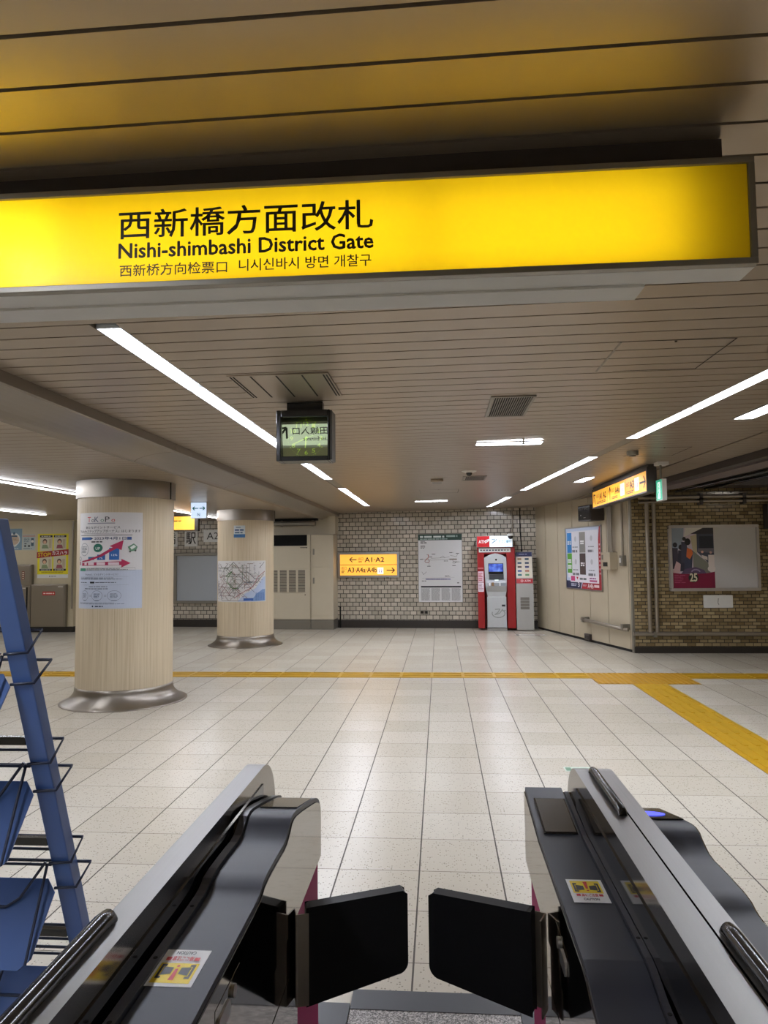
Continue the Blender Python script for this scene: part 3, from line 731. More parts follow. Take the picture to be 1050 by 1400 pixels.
for x in (-.48, .42): MB(M_black).box(x - .03, -.06, -h - .012, x + .03, -.01, -h - .0005).build('latch', t)

t = thing('station_map_board', 'tall pale station layout board with dark green heading on the brick wall', 'map board', on(FWM, 2.35, 1.29))
MB(M_alum).box(-.48, -.025, -.74, .48, -.002, .74).build('backing', t, bevel=.003)
pr = Print(eps=.0012); pr.d0 = .0255
pr.rect(-.47, -.73, .47, .60, '#DCDCDC').rect(-.47, .60, .47, .73, '#16392F').up()
pr.lines(-.43, .65, -.17, .70, 1, '#C8D2CC', .8, .02).lines(-.14, .65, .1, .70, 1, '#C8D2CC', .8, .02).lines(.14, .66, .38, .71, 1, '#8FA39A', .8, .02).lines(-.43, .615, .2, .635, 1, '#A9B8B0', .8, .1)
pr.lines(-.42, .52, -.28, .59, 3, '#555555').lines(-.42, .42, -.32, .49, 3, '#555555')
for p in ([(-.3, .3), (-.24, .27), (-.26, .2), (-.2, .17), (.1, .18), (.3, .2)], [(-.2, .21), (.1, .22), (.2, .24)], [(-.4, .2), (-.3, .19)], [(.25, .2), (.3, .12), (.44, .13)], [(.22, .27), (.35, .24), (.38, .3)], [(-.24, .14), (-.24, .05)], [(0, .22), (.06, .26), (.1, .23)]): pr.line(p, .006, '#7A736C')
pr.ring(-.28, .15, .05, .012, '#8A2A2A', .03).ring(.30, .12, .03, .008, '#777777', .02).rect(.2, .17, .36, .2, '#8C8478').line([(-.26, .3), (-.25, .23), (-.3, .19)], .012, '#B0523A')
for u, v in ((-.14, .3), (-.24, .04), (.24, .33), (.38, .31), (.12, .15), (.3, .05), (.36, .13), (-.4, .19), (-.2, .24)): pr.lines(u - .04, v - .012, u + .05, v + .012, 1, '#4E4E4E')
pr.line([(-.4, -.08), (-.36, -.14), (-.3, -.08)], .006, '#555555').rect(-.32, -.255, .22, -.225, '#9A98B4').lines(-.3, -.25, .2, -.23, 1, '#55536E').line([(-.4, -.22), (.3, -.2)], .004, '#999999')
pr.lines(.1, -.19, .22, -.16, 2, '#444444').lines(-.4, -.29, -.3, -.265, 1, '#444444').rect(.36, -.33, .4, -.31, '#555555').rect(-.42, -.42, .44, -.385, '#1E2126')
for i in range(4):
    u = -.42 + .218 * i; pr.rect(u, -.70, u + .2, -.43, '#CFCFCF'); 
pr.up()
for i in range(4):
    u = -.42 + .218 * i; pr.lines(u + .005, -.70, u + .195, -.435, 17, '#8A8A8A', .5, .15)
pr.build('map_print', t)

# ATM
t = thing('cash_machine', 'red and white cash machine with lit header and blue screen against the wall', 'cash machine', on(FWM, 3.54))
b = MB(M_red)
b.box(-.385, -.46, .05, -.245, -.01, 1.72); b.box(.215, -.46, .05, .385, -.01, 1.72); b.box(-.245, -.46, 1.58, .215, -.01, 1.72); b.box(-.245, -.12, .05, .215, -.01, 1.58)
b.build('red_surround', t, bevel=.006)
M_hdr = glow('lit_header_white', '#DCE8F2', 0.72); M_hr = glow('lit_header_red', '#A81018', 0.35)
MB(M_alu).box(-.392, -.54, 1.715, .345, -.01, 1.955).build('header_case', t, bevel=.005)
pr = Print(eps=.0012); pr.d0 = .5405
pr.rect(-.383, 1.724, -.125, 1.946, M_hr).rect(-.125, 1.724, .337, 1.946, M_hdr).up()
pr.text('ATM', -.35, 1.80, -.2, 1.87, '#FFFFFF', .02).line([(-.22, 1.81), (-.16, 1.84), (-.13, 1.88), (-.2, 1.86)], .02, '#FFFFFF')
pr.line([(-.09, 1.87), (-.02, 1.89), (-.03, 1.84), (-.08, 1.80), (.0, 1.85), (.02, 1.89)], .014, '#6C7F88').text('セブン銀行', .05, 1.80, .32, 1.87, '#3E93A6', .01)
pr.build('header_print', t)
MB(M_white).box(-.35, -.475, 1.615, .30, -.465, 1.70).build('logo_strip', t)
pr = Print(eps=.001); pr.d0 = .476
for i, c in enumerate(['#555555', '#7A4A4A', '#3A4A7A', '#202A50', '#1E4A5A', '#22305C', '#303030', '#34406A', '#7A7A60', '#888888']): pr.rect(-.32 + i * .061, 1.645, -.285 + i * .061, 1.67, c)
pr.build('strip_print', t)
M_atm = pm('machine_grey', '#C3C6C8', 0.35, 0.2, vary=.03)
b = MB(M_atm)                                              # body with a waist: outline seen from the front
pts = [(-.24, 1.28), (-.245, 1.50)] + [(-.245 + .45 * k / 8, 1.50 + .085 * math.sin(PI * k / 8) + .012 * k / 8) for k in range(1, 8)] + [(.205, 1.50), (.215, 1.2), (.205, .82), (.18, .72), (.2, .06), (-.2, .06), (-.185, .72), (-.225, .9)]
b.prism(pts, 'y', -.50, -.13)
b.box(-.195, -.52, .07, .195, -.501, .70)
b.build('machine_body', t, bevel=.008)
b = MB(M_black); b.box(-.16, -.512, 1.165, .145, -.5005, 1.385); b.build('screen_bezel', t)
k = NT('screen_blue'); cc = k.obj(); col = k.ramp(k.noise(cc, 9, 2.0), [(.35, lin('#1B2C9A')), (.55, lin('#3B62D8')), (.75, lin('#7FA6F0'))]); k.l(col, k.b.inputs['Emission Color']); k.b.inputs['Emission Strength'].default_value = .9; k.b.inputs['Base Color'].default_value = (.02, .02, .05, 1)
MB(k.mat).box(-.15, -.515, 1.215, .135, -.5125, 1.375).build('screen', t)
MB(pm('key_panel', '#33363A', .4)).box(-.145, -.54, 1.06, .15, -.505, 1.16).build('keypad', t)
b = MB(M_atm); b.hexa([(-.2, -.60, .92), (.205, -.60, .92), (-.2, -.5, .80), (.205, -.5, .80), (-.2, -.60, 1.0), (.205, -.60, 1.0), (-.2, -.5, 1.06), (.205, -.5, 1.06)]); b.build('counter_shelf', t, bevel=.01)
pr = Print(eps=.001); pr.d0 = .6012
pr.rect(-.18, .925, .19, .985, '#8B9096').rect(-.1, .925, -.05, .995, '#8A6A45').rect(.06, .93, .08, .99, '#F4F4F4').rect(-.16, .93, -.12, .985, '#E8E8E8')
pr.build('note_slots', t)
MB(M_gw).box(.0 - .04, -.546, 1.03, .045, -.541, 1.05).build('card_slot_light', t)
pr = Print(eps=.001); pr.d0 = .521
pr.ring(.03, .36, .13, .018, '#8E928F', .085, a0=160, a1=420).line([(-.04, .44), (.06, .45), (.02, .38), (-.05, .33), (.05, .36), (.12, .45)], .02, '#9A9E9B').rect(.10, .50, .17, .54, '#2E3236').disc(.16, .42, .01, '#50544F', n=10)
pr.build('door_emblem', t)
MB(M_dark).tube([(0, -.505, 1.46), (0, -.5005, 1.46)], .02, n=14).build('camera_eye', t)
MB(M_alu).box(-.2, -.53, 0.0, .2, -.13, .055).build('plinth', t)
pr = Print(eps=.001); pr.d0 = .461
pr.rect(-.375, 1.0, -.26, 1.22, '#E9D3DA').rect(-.375, .80, -.26, .99, '#EFE6EE').rect(-.375, 1.27, -.26, 1.30, '#C87078').up().lines(-.365, 1.02, -.27, 1.20, 5, '#C06A78').lines(-.365, .82, -.27, .97, 5, '#B4909C')
pr.build('notice_sheets', t)

# kiosk
t = thing('card_info_stand', 'grey floor stand with card logos and red strip beside the red cash machine', 'information stand', on(FWM, 4.11))
M_kio = pm('stand_grey', '#A9A8A4', .45, vary=.03)
b = MB(M_kio); b.prism([(-.50, .02), (-.50, .97), (-.30, 1.62), (-.14, 1.62), (-.14, .02)], 'x', -.17, .175); b.build('body', t, bevel=.006)
ang = math.atan2(.20, .65)
PM = T(0, -.5005, .97) @ Matrix.Rotation(-ang, 4, 'X')
pr = Print(eps=.0012); pr.d0 = .001
pr.rect(-.16, .12, .165, .67, '#E6DECE').rect(-.16, .575, .165, .67, '#1C2350').rect(-.165, .0, .17, .10, '#A3131B').up()
pr.lines(-.1, .61, .1, .64, 1, '#8C93B8').text('ATM', 0.0, .03, .12, .075, '#F2D8D8', .01).ring(-.05, .052, .022, .01, '#F2D8D8')
cs = ['#9A7A50', '#23485A', '#33506A', '#2E3E5E', '#4A3E34', '#28346A', '#3A4A8A', '#B06A52', '#1F6A70', '#6E9A6A']
for i in range(5):
    for j in range(2): pr.rect(-.13 + j * .15, .50 - i * .085, -.05 + j * .15, .54 - i * .085, cs[i * 2 + j])
o = pr.build('logo_panel', t); o.matrix_local = PM
pr = Print(eps=.001); pr.d0 = .501
for i in range(4):
    pr = Print(eps=.001); pr.d0 = .501; pr.rect(-.09, .44 + i * .064, .09, .495 + i * .064, '#6E6A62'); pr.build('vent_slot', t)
t = thing('dome_camera', 'white wall camera perched over the cash machine header on a bracket', 'camera', on(FWM, 3.84, 1.93))
MB(M_white).lathe([(.06, .06), (.066, .055), (.066, .012), (.001, .012)], 0, -.64, n=24).build('housing', t)
MB(M_black).lathe([(.055, .0115), (.045, -.03), (.02, -.05), (.001, -.052)], 0, -.64, n=20).build('lens_dome', t)
MB(M_alum).tube([(0, -.58, .045), (0, -.001, .045)], .012).build('bracket', t)
for u0, pts, lb in ((3.9, [(0, -.03, 2.55), (0, -.03, 2.03), (.0, -.03, 1.9)], 'thin wall conduit dropping from the ceiling behind the cash machine header'), (4.06, [(0, -.03, 2.55), (0, -.03, 2.05), (.03, -.03, 1.6), (.03, -.03, 1.2)], 'dark cable dropping to the card logo stand')):
    MBx = MB(M_pipe if u0 < 4 else M_dark); MBx.tube(pts, .012)
    props(MBx.build('conduit', M=on(FWM, u0)), lb, 'pipe')
props(MB(M_dark).tube([(0, -.03, .0), (0, -.03, .46), (-.04, -.03, .46)], .018).build('drain_pipe', M=on(FWM, .145)), 'short black bent pipe at the foot of the brick wall by the cabinets', 'pipe')
# floor sticker in front of the machine
t = thing('floor_sign', 'worn white queue sticker on the floor in front of the cash machine', 'floor sticker', T(1.72, 14.15))
b = MB(pm('worn_white_film', '#CFCBC2', .5)); b.box(-.27, -.12, .0005, .30, .12, .0015); b.build('film', t)
pr = Print(eps=.0004); pr.rect(-.26, -.1, -.2, .1, '#5A544C').rect(.1, -.07, .2, .04, '#5E3A34').line([(.22, .1), (.29, -.1)], .02, '#3A3630').line([(-.15, .06), (.08, -.05)], .03, '#8F8980')
o = pr.build('sticker_print', t); o.matrix_local = T(0, 0, .002) @ Matrix.Rotation(-PI / 2, 4, 'X')

# cream cabinets and what is above them
CD = -.42
t = thing('equipment_cabinet', 'tall cream equipment cabinet with grille slots and black top panel beside the second pillar', 'cabinet', on(FWM, -1.2))
MB(M_cab).box(-.52, CD, .21, .775, -.002, 2.04).build('body', t, bevel=.004)
MB(M_blackm).box(-.52, CD - .006, 1.80, .70, CD - .0005, 2.035).build('black_panel', t)
MB(M_cab).box(-.52, CD - .014, .215, .765, CD - .0005, .78).build('lower_panel', t, bevel=.003)
MB(M_cab).box(-.52, CD - .014, 1.30, .765, CD - .0005, 1.79).build('upper_panel', t, bevel=.003)
b = MB(M_cab); b.box(-.52, CD - .018, .785, .765, CD - .0005, 1.295)
b.build('grille_panel', t, bevel=.003)
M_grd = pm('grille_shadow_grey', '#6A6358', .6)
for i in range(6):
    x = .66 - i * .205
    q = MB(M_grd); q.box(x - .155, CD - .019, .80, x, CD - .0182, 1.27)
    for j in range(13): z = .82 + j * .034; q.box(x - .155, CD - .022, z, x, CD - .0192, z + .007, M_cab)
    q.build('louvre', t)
MB(M_alum).box(-.52, CD - .004, 0, .775, -.012, .205).build('plinth', t)
pr = Print(eps=.001); pr.d0 = -CD + .0145
pr.rect(.55, 1.75, .70, 1.765, '#4E493F').disc(.70, 1.755, .012, '#2E2A24', n=10).disc(.66, .74, .014, '#5E584C', n=10); pr.build('marks', t)
t = thing('equipment_cabinet', 'narrow cream cabinet with two stacked doors at the brick corner', 'cabinet', on(FWM, -.165))
MB(M_cab).box(-.25, CD, .21, .248, -.002, 2.035).build('body', t, bevel=.004)
for z0, z1, hz in ((.30, 1.32, .98), (1.335, 2.03, 1.60)):
    d = MB(M_cab).box(-.22, CD - .016, z0, .244, CD - .0005, z1).build('door', t, bevel=.003)
    MB(M_alum).box(-.20, CD - .03, hz, -.165, CD - .0165, hz + .13).build('handle', d)
MB(M_alum).box(-.25, CD - .004, 0, .25, -.012, .205).build('plinth', t)
b = MB(M_cab); b.box(-1.72, -.18, 2.045, -.06, -.002, 2.42); b.box(-.06, -.30, 2.045, .10, -.002, 2.53); struct(b.build('trim_50', M=FWM))
t = thing('ceiling_duct', 'dark horizontal pipe with clamp above the cream cabinets', 'pipe', on(FWM, -.8, 2.29))
MB(M_alum).tube([(-1.0, -.30, 0), (.46, -.30, 0)], .055, n=16).build('pipe_body', t)
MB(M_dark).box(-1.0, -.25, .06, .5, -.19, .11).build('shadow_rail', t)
for x in (-.3, .40): MB(M_alum).lathe([(.066, -.02), (.066, .02)], 0, 0, n=18).build('clamp', t).matrix_local = T(x, -.30, 0) @ Matrix.Rotation(PI / 2, 4, 'Y')

# left part of the brick wall: billboard, station name plates
t = thing('billboard_frame', 'large empty framed billboard with glossy pale sheet behind the pillars', 'billboard', on(FWM, -2.7, 1.10))
b = MB(M_alum); x0, x1, z0, z1 = -1.03, .93, -.57, .57
b.box(x0, -.08, z1 - .06, x1, -.001, z1); b.box(x0, -.08, z0, x1, -.001, z0 + .06); b.box(x0, -.08, z0 + .06, x0 + .08, -.001, z1 - .06); b.box(x1 - .08, -.08, z0 + .06, x1, -.001, z1 - .06); b.build('frame', t, bevel=.004)
MB(pm('pale_gloss_sheet', '#AEB4BA', .08, spec=.7, vary=.02)).box(x0 + .08, -.04, z0 + .06, x1 - .08, -.002, z1 - .06).build('sheet', t)
for ch, u0, u1, lb in (('橋', -4.0, -3.66, 'white name plate with one character half hidden by the first pillar'), ('駅', -3.483, -3.178, 'white square plate with the station character on the brick wall'), ('A2', -3.03, -2.62, 'white plate reading A2 half hidden by the second pillar')):
    z0, z1 = (1.82, 2.195) if ch != 'A2' else (1.915, 2.19)
    t = thing('name_plate', lb, 'sign', on(FWM, (u0 + u1) / 2, (z0 + z1) / 2), 'station name plates')
    h, w = (z1 - z0) / 2, (u1 - u0) / 2
    MB(M_white).box(-w, -.02, -h, w, -.001, h).build('plate', t)
    pr = Print(eps=0.0); pr.d0 = .0212
    if ch == 'A2': pr.text(ch, -w * .62, -h * .55, w * .75, h * .6, M_txt, .0)
    else: pr.text(ch, -w * .78, -h * .72, w * .78, h * .72, M_txt, .012)
    pr.build('lettering', t)
t = thing('gate_sign', 'amber lit hanging sign half hidden behind the first pillar', 'sign', T(-5.3, 13.0, 2.2))
MB(M_duct, True).box(-6.6, 13.012, 2.06, -4.50, 13.12, 2.36).build('case', t)
MB(M_amb2, True).box(-6.58, 13.0, 2.085, -4.565, 13.0115, 2.335).build('lit_panel', t)
pr = Print(eps=0); pr.d0 = .001; pr.lines(-.4, -.0, .39, .07, 2, '#7A5A10'); o = pr.build('lettering', t); o.matrix_local = T(0.0, -.2, 0) if False else W[t].inverted() @ T(-5.2, 13.0, 2.2)
t = thing('direction_sign', 'small white hanging sign with green two-headed arrow between the pillars', 'sign', T(-3.62, 10.5, 2.28))
M_sw = glow('lit_pale_blue', '#CFE4FF', .85)
MB(M_white, True).box(-3.745, 10.505, 2.155, -3.50, 10.56, 2.397).build('case', t)
MB(M_sw, True).box(-3.74, 10.5, 2.16, -3.505, 10.5045, 2.392).build('lit_panel', t)
pr = Print(eps=0); pr.d0 = .0012
pr.arrow(-.01, .03, -.09, .03, .014, '#1E8A80', .5).arrow(.01, .03, .09, .03, .014, '#1E8A80', .5).rect(-.02, -.09, -.012, -.04, '#5A6A80').rect(.012, -.09, .02, -.04, '#5A6A80').line([(-.01, -.05), (.01, -.08)], .008, '#5A6A80')
o = pr.build('lettering', t); o.matrix_local = W[t].inverted() @ T(-3.62, 10.5, 2.275)

# ------------------------------------------------------------------ cream wall on the left
for u0, z0, u1, z1, lb, nm in ((-.377, 1.766, -.017, 2.23, 'pale blue poster with round emblem on the cream wall', 'a'), (-.005, 1.762, .28, 2.10, 'small pale notice beside the blue round-emblem poster', 'b')):
    t = thing('wall_poster', lb, 'poster', on(LWM, (u0 + u1) / 2, (z0 + z1) / 2)); w, h = (u1 - u0) / 2, (z1 - z0) / 2
    MB(M_white).box(-w, -.003, -h, w, -.0005, h).build('sheet', t)
    pr = Print(eps=.0012); pr.d0 = .0035
    if nm == 'a':
        pr.rect(-w, -h, w, h, '#7F9DB0').up().disc(0, .0, .135, '#DDE2DC', .14).up().disc(0, -.01, .115, '#C9B49C', .11).up().rect(-.07, .05, .07, .085, '#48606E').line([(-.06, -.13), (0, -.165), (.06, -.13)], .015, '#E4E0D0').disc(0, .13, .03, '#4A6A80', n=14).lines(-.11, -.03, .11, .03, 3, '#A58C72').lines(-.15, -.21, .15, -.19, 1, '#D8E2E8')
    else:
        pr.rect(-w, -h, w, h, '#B9C2C0').rect(-w, h - .05, w, h - .02, '#C9A090').up().rect(.05, -.08, .11, .09, '#3F5866').disc(.08, .02, .03, '#E0DCD0', n=14).lines(-.11, .0, .03, .1, 4, '#76868A').rect(-.1, -.1, -.06, -.06, '#333B40').rect(-.02, -.1, .03, -.06, '#333B40').rect(-.1, -.04, -.05, -.02, '#333B40').lines(-.12, -.15, .12, -.12, 1, '#76868A')
    pr.build('poster_print', t)
t = thing('wall_poster', 'yellow warning poster with four comic panels and red STOP band', 'poster', on(LWM, .685, 1.634))
MB(M_white).box(-.345, -.003, -.476, .345, -.0005, .476).build('sheet', t)
pr = Print(eps=.0012); pr.d0 = .0035
pr.rect(-.345, -.40, .345, .476, '#F0E21E').up()
for u, v in ((-.155, .26), (.155, .26), (-.155, -.17), (.155, -.17)):
    pr.rect(u - .14, v - .155, u + .14, v + .17, '#D9D3B8'); ty = v + .14 if v > 0 else v - .155
    pr.rect(u - .14, ty, u + .14, ty + .045, '#151412')
pr.up()
for u, v in ((-.155, .26), (.155, .26), (-.155, -.17), (.155, -.17)):
    ty = v + .14 if v > 0 else v - .155; pr.lines(u - .11, ty + .012, u + .11, ty + .033, 1, '#D8D4C8', .8, .1)
    ou = .0 if u < 0 else .02
    pr.disc(u + ou - .03, v + .05, .05, '#5A3F2A', .055, 18).poly([(u + ou - .1, v - .10), (u + ou - .08, v - .02), (u + ou + .02, v - .02), (u + ou + .06, v - .10)], '#8B9A70' if u < 0 else '#9A4E58').rect(u + .06, v - .09, u + .12, v + .1, '#C7B79A')
pr.up()
for u, v in ((-.155, .26), (.155, .26), (-.155, -.17), (.155, -.17)): pr.disc(u - .03 + (.02 if u > 0 else 0), v + .035, .035, '#E3B894', .038, 16)
pr.poly([(-.36, -.05), (.35, .02), (.35, .14), (-.36, .08)], '#A11E1C').up()
pr.text('STOP!', -.33, -.015, -.04, .07, '#F2D81E', .02).text('カスハラ', -.015, .02, .32, .105, '#FFFFFF', .015)
pr.lines(-.25, -.37, .25, -.34, 2, '#8A7A10').disc(-.06, -.44, .012, '#222222', n=10).lines(-.03, -.45, .09, -.43, 1, '#555555')
pr.build('poster_print', t)
def steel_box(u0, u1, z0, z1, lb, nm):
    t = thing('steel_cabinet', lb, 'cabinet', on(LWM, (u0 + u1) / 2, z0), 'steel wall cabinets'); w, h = (u1 - u0) / 2, z1 - z0
    MB(M_steelv).box(-w, -.10, .0, w, -.002, h).build('body', t, bevel=.004)
    d = MB(M_steelv).box(-w + .02, -.112, .02, w - .02, -.1005, h - .02).build('door', t, bevel=.003)
    return t, d, w, h
t, d, w, h = steel_box(.268, 1.034, .125, 1.022, 'low steel wall cabinet with one red sticker under the yellow poster', 'a')
pr = Print(eps=.001); pr.d0 = .113; pr.rect(-.12, h - .23, .16, h - .15, '#B5282C').rect(.22, h - .06, .33, h - .04, '#E8E4DC').up().lines(-.10, h - .205, .14, h - .175, 1, '#F0D8D0', .8, .05); pr.build('sticker', d)
t, d, w, h = steel_box(-.75, .255, .125, 1.005, 'low steel wall cabinet with dark slit by the blue rack', 'b')
MB(M_dark).box(w - .09, -.116, .05, w - .055, -.1125, h - .04).build('slit', d)
pr = Print(eps=.001); pr.d0 = .113
for u in (-.02, .08): pr.disc(u + .06, h - .22, .03, '#7A4A42', .03, 14)
pr.rect(.33, h - .07, .40, h - .05, '#E4E0D8'); pr.build('marks', d)
t, d, w, h = steel_box(-.6, .262, 1.008, 1.45, 'steel fire alarm box with red lamp on the cream wall', 'c')
MB(pm('red_lamp', '#C4102C', .2, coat=.5)).lathe([(.001, .03), (.03, .025), (.05, 0)], 0, 0, n=20).build('alarm_lamp', d).matrix_local = T(.06, -.113, .31) @ Matrix.Rotation(PI / 2, 4, 'X')
pr = Print(eps=.001); pr.d0 = .113; pr.rect(.23, .12, .29, .30, '#7E3A30').up()
for i in range(4): pr.rect(.24, .13 + i * .043, .28, .155 + i * .043, '#D8CFC0')
pr.build('buttons', d)
props(MB(M_pipe).tube([(0, -.03, .5), (0, -.03, 2.38)], .02).build('wall_conduit', M=on(LWM, 1.14)), 'thin vertical conduit at the end of the cream wall', 'pipe')

# ------------------------------------------------------------------ panelled wall on the right
t = thing('wall_poster', 'large advertising poster with blue green grey and brown blocks in a thin frame', 'poster', on(PWM, 2.22, 1.485))
b = MB(M_alu); w, h = .72, .572
b.box(-w, -.022, h - .02, w, -.001, h); b.box(-w, -.022, -h, w, -.001, -h + .02); b.box(-w, -.022, -h + .02, -w + .02, -.001, h - .02); b.box(w - .02, -.022, -h + .02, w, -.001, h - .02); b.build('poster_frame', t)
MB(M_white).box(-w + .02, -.012, -h + .02, w - .02, -.001, h - .02).build('sheet', t)
pr = Print(eps=.0012); pr.d0 = .0128; W2, H2 = w - .02, h - .02
X = lambda f: -W2 + 2 * W2 * f
Y_ = lambda f: H2 - 2 * H2 * f
pr.rect(-W2, -H2, W2, H2, '#C3CFE4').up()
pr.rect(X(.05), Y_(.83), X(.93), Y_(.05), '#E9E9F0').poly([(X(.96), Y_(0)), (X(1), Y_(0)), (X(1), Y_(1)), (X(.44), Y_(1)), (X(.48), Y_(.9)), (X(.93), Y_(.9)), (X(.93), Y_(.2))], '#A01D2A').poly([(0 - W2, Y_(.88)), (X(.46), Y_(.88)), (X(.42), Y_(1)), (-W2, Y_(1))], '#1E2747').up()
pr.rect(X(.04), Y_(.41), X(.18), Y_(.07), '#2C7FC4').rect(X(.04), Y_(.75), X(.18), Y_(.42), '#5FA63C').rect(X(.41), Y_(.41), X(.58), Y_(.07), '#8C8A86').rect(X(.41), Y_(.77), X(.58), Y_(.42), '#43322E').rect(X(.12), Y_(.9), X(.93), Y_(.79), '#F2EDF4').up()
for u, v, s_ in ((.11, .24, 1), (.495, .24, 1), (.11, .55, 1), (.11, .65, 1), (.495, .6, 1)): pr.lines(X(u - .055), Y_(v + .035), X(u + .055), Y_(v - .035), 2, '#F0F0F0', .75, .05)
for u in (.295, .75):
    for v in (.3, .41 + .27): pr.lines(X(u - .09), Y_(v + .03), X(u + .09), Y_(v), 1, '#9A9AA2').lines(X(u - .1), Y_(v + .11), X(u + .1), Y_(v + .06), 1, '#77777F', .8).disc(X(u), Y_(v - .12), .045, '#C9C9CF', .05, 14)
pr.rect(X(.14), Y_(.88), X(.26), Y_(.80), '#C73E78').poly([(X(.3), Y_(.81)), (X(.36), Y_(.81)), (X(.33), Y_(.86))], '#B03038').lines(X(.4), Y_(.86), X(.64), Y_(.82), 1, '#666E70', .8).lines(X(.68), Y_(.84), X(.88), Y_(.81), 1, '#8A4A80', .7).rect(X(.68), Y_(.88), X(.88), Y_(.85), '#C05A88').lines(X(.14), Y_(.97), X(.32), Y_(.92), 2, '#C7CCDC').text('3', X(.34), Y_(.98), X(.39), Y_(.9), '#F2F2F6', .02).text('A4b', X(.62), Y_(.985), X(.78), Y_(.91), '#F8ECEC', .02).lines(X(.49), Y_(.96), X(.6), Y_(.93), 2, '#E8C8C8').lines(X(.8), Y_(.97), X(.96), Y_(.92), 1, '#F0D8D8', .8)
for i in range(8): pr.lines(X(.95), Y_(.30 + i * .065), X(.985), Y_(.27 + i * .065), 2, '#E6C8CC', .7, .1)
pr.build('poster_print', t)
t = thing('speaker_box', 'dark wall-mounted box with vents under the amber exit sign', 'equipment box', on(PWM, 2.83, 2.13))
MB(M_duct).box(-.24, -.26, 0, .23, -.01, .27).build('case', t, bevel=.005)
MB(M_black).box(-.225, -.265, .02, .215, -.2605, .25).build('front_panel', t)
pr = Print(eps=.001); pr.d0 = .2655
for i in range(4): pr.rect(-.17 + i * .085, .19, -.12 + i * .085, .225, '#5A5450')
pr.disc(-.12, .10, .012, '#D8D4CC', n=8).rect(-.02, .05, .06, .06, '#8A847A'); pr.build('marks', t)
t = thing('switch_box', 'beige electrical box on the panelled wall fed by grey conduits', 'equipment box', on(PWM, 3.3, 1.30))
MB(M_beige).box(-.14, -.14, 0, .16, -.001, .285).build('case', t, bevel=.006)
MB(M_black).box(-.06, -.148, .05, .08, -.1405, .12).build('socket', t); MB(M_alum).box(-.1, -.15, .16, -.07, -.1405, .24).build('latch', t)
for dx in (-.05, .0, .05): MB(M_pipe).tube([(dx + .03, -.06, .286), (dx + .03, -.06, 1.12)], .016).build('conduit', t)
t = thing('switch_box', 'slim grey switch box on a conduit near the panel wall corner', 'equipment box', on(PWM, 3.69, 1.36))
MB(M_alum).box(-.05, -.07, 0, .05, -.001, .17).build('case', t, bevel=.004)
MB(M_white).box(-.042, -.076, .05, .0, -.0705, .13).build('switch_plate', t)
MB(M_pipe).tube([(.0, -.035, .171), (.0, -.035, 1.15)], .018).build('conduit', t)
t = thing('pipe_rail', 'low galvanised pipe running along the panelled wall to the corner', 'pipe', on(PWM, 3.1, .38))
MB(M_pipe).tube([(-.86, -.01, .012), (-.83, -.09, .01), (-.8, -.09, .01), (.70, -.09, -.02), (.74, -.06, -.02)], .032, n=12).build('pipe_body', t)
for x in (-.74, .66): MB(M_alum).box(x - .03, -.13, -.03, x + .03, -.001, .06).build('wall_bracket', t)
t = thing('floor_outlet', 'small dark outlet box at the foot of the panelled wall', 'outlet', on(PWM, 2.37, .03))
MB(M_duct).box(-.1, -.05, 0, .1, -.001, .11).build('case', t); MB(M_black).box(-.06, -.056, .03, .06, -.0505, .08).build('cover', t)

# ------------------------------------------------------------------ brown brick wall
t = thing('billboard_frame', 'silver framed billboard on brown bricks with a train platform picture on one half', 'billboard', on(BWM, 1.24, 1.48))
b = MB(pm('silver_frame', '#BDB7B2', .35, .5)); w, h = .68, .515
b.rbox(-w, -.075, h - .045, w, -.001, h, .018, 'y'); b.rbox(-w, -.075, -h, w, -.001, -h + .045, .018, 'y'); b.rbox(-w, -.075, -h + .0455, -w + .04, -.001, h - .0455, .015, 'y'); b.rbox(w - .04, -.075, -h + .0455, w, -.001, h - .0455, .015, 'y'); b.build('frame', t)
MB(pm('grey_board', '#C6C4C2', .4, vary=.02)).box(-w + .035, -.05, -h + .04, w - .035, -.001, h - .04).build('board', t)
pr = Print(eps=.0012); pr.d0 = .0508; a0, a1, c0, c1 = -w + .04, .0, -h + .045, h - .045
U = lambda f: a0 + (a1 - a0) * f
V = lambda f: c0 + (c1 - c0) * f
pr.rect(a0, c0, a1, c1, '#C9BBC4').up()
pr.poly([(U(0), V(.55)), (U(0), V(1)), (U(.3), V(1)), (U(.28), V(.8)), (U(.12), V(.6))], '#8E9AA6').poly([(U(.3), V(.85)), (U(.34), V(1)), (U(.75), V(1)), (U(.45), V(.9))], '#D6D2C8').poly([(U(.45), V(.9)), (U(.75), V(1)), (U(1), V(1)), (U(1), V(.86)), (U(.6), V(.9))], '#2E2A30').poly([(U(.45), V(.86)), (U(.6), V(.9)), (U(.6), V(.55)), (U(.5), V(.62))], '#B9AE90').poly([(U(.5), V(.62)), (U(.85), V(.42)), (U(.92), V(.2)), (U(.5), V(.3))], '#75766A')
pr.poly([(U(.6), V(.9)), (U(1), V(.9)), (U(1), V(.45)), (U(.85), V(.42)), (U(.6), V(.6))], '#3E4250').up()
pr.rect(U(.66), V(.66), U(.98), V(.86), '#1E2430').poly([(U(.62), V(.66)), (U(1), V(.66)), (U(1), V(.58)), (U(.62), V(.6))], '#6F6A72').disc(U(.72), V(.6), .02, '#E8B9A0', n=10).disc(U(.92), V(.59), .02, '#C9A090', n=10).poly([(U(.7), V(.55)), (U(.84), V(.52)), (U(.84), V(.46)), (U(.72), V(.5))], '#CFC4BC').rect(U(.86), V(.32), U(1), V(.55), '#DCD2CC').disc(U(.93), V(.32), .06, '#DCD2CC', .05, 16)
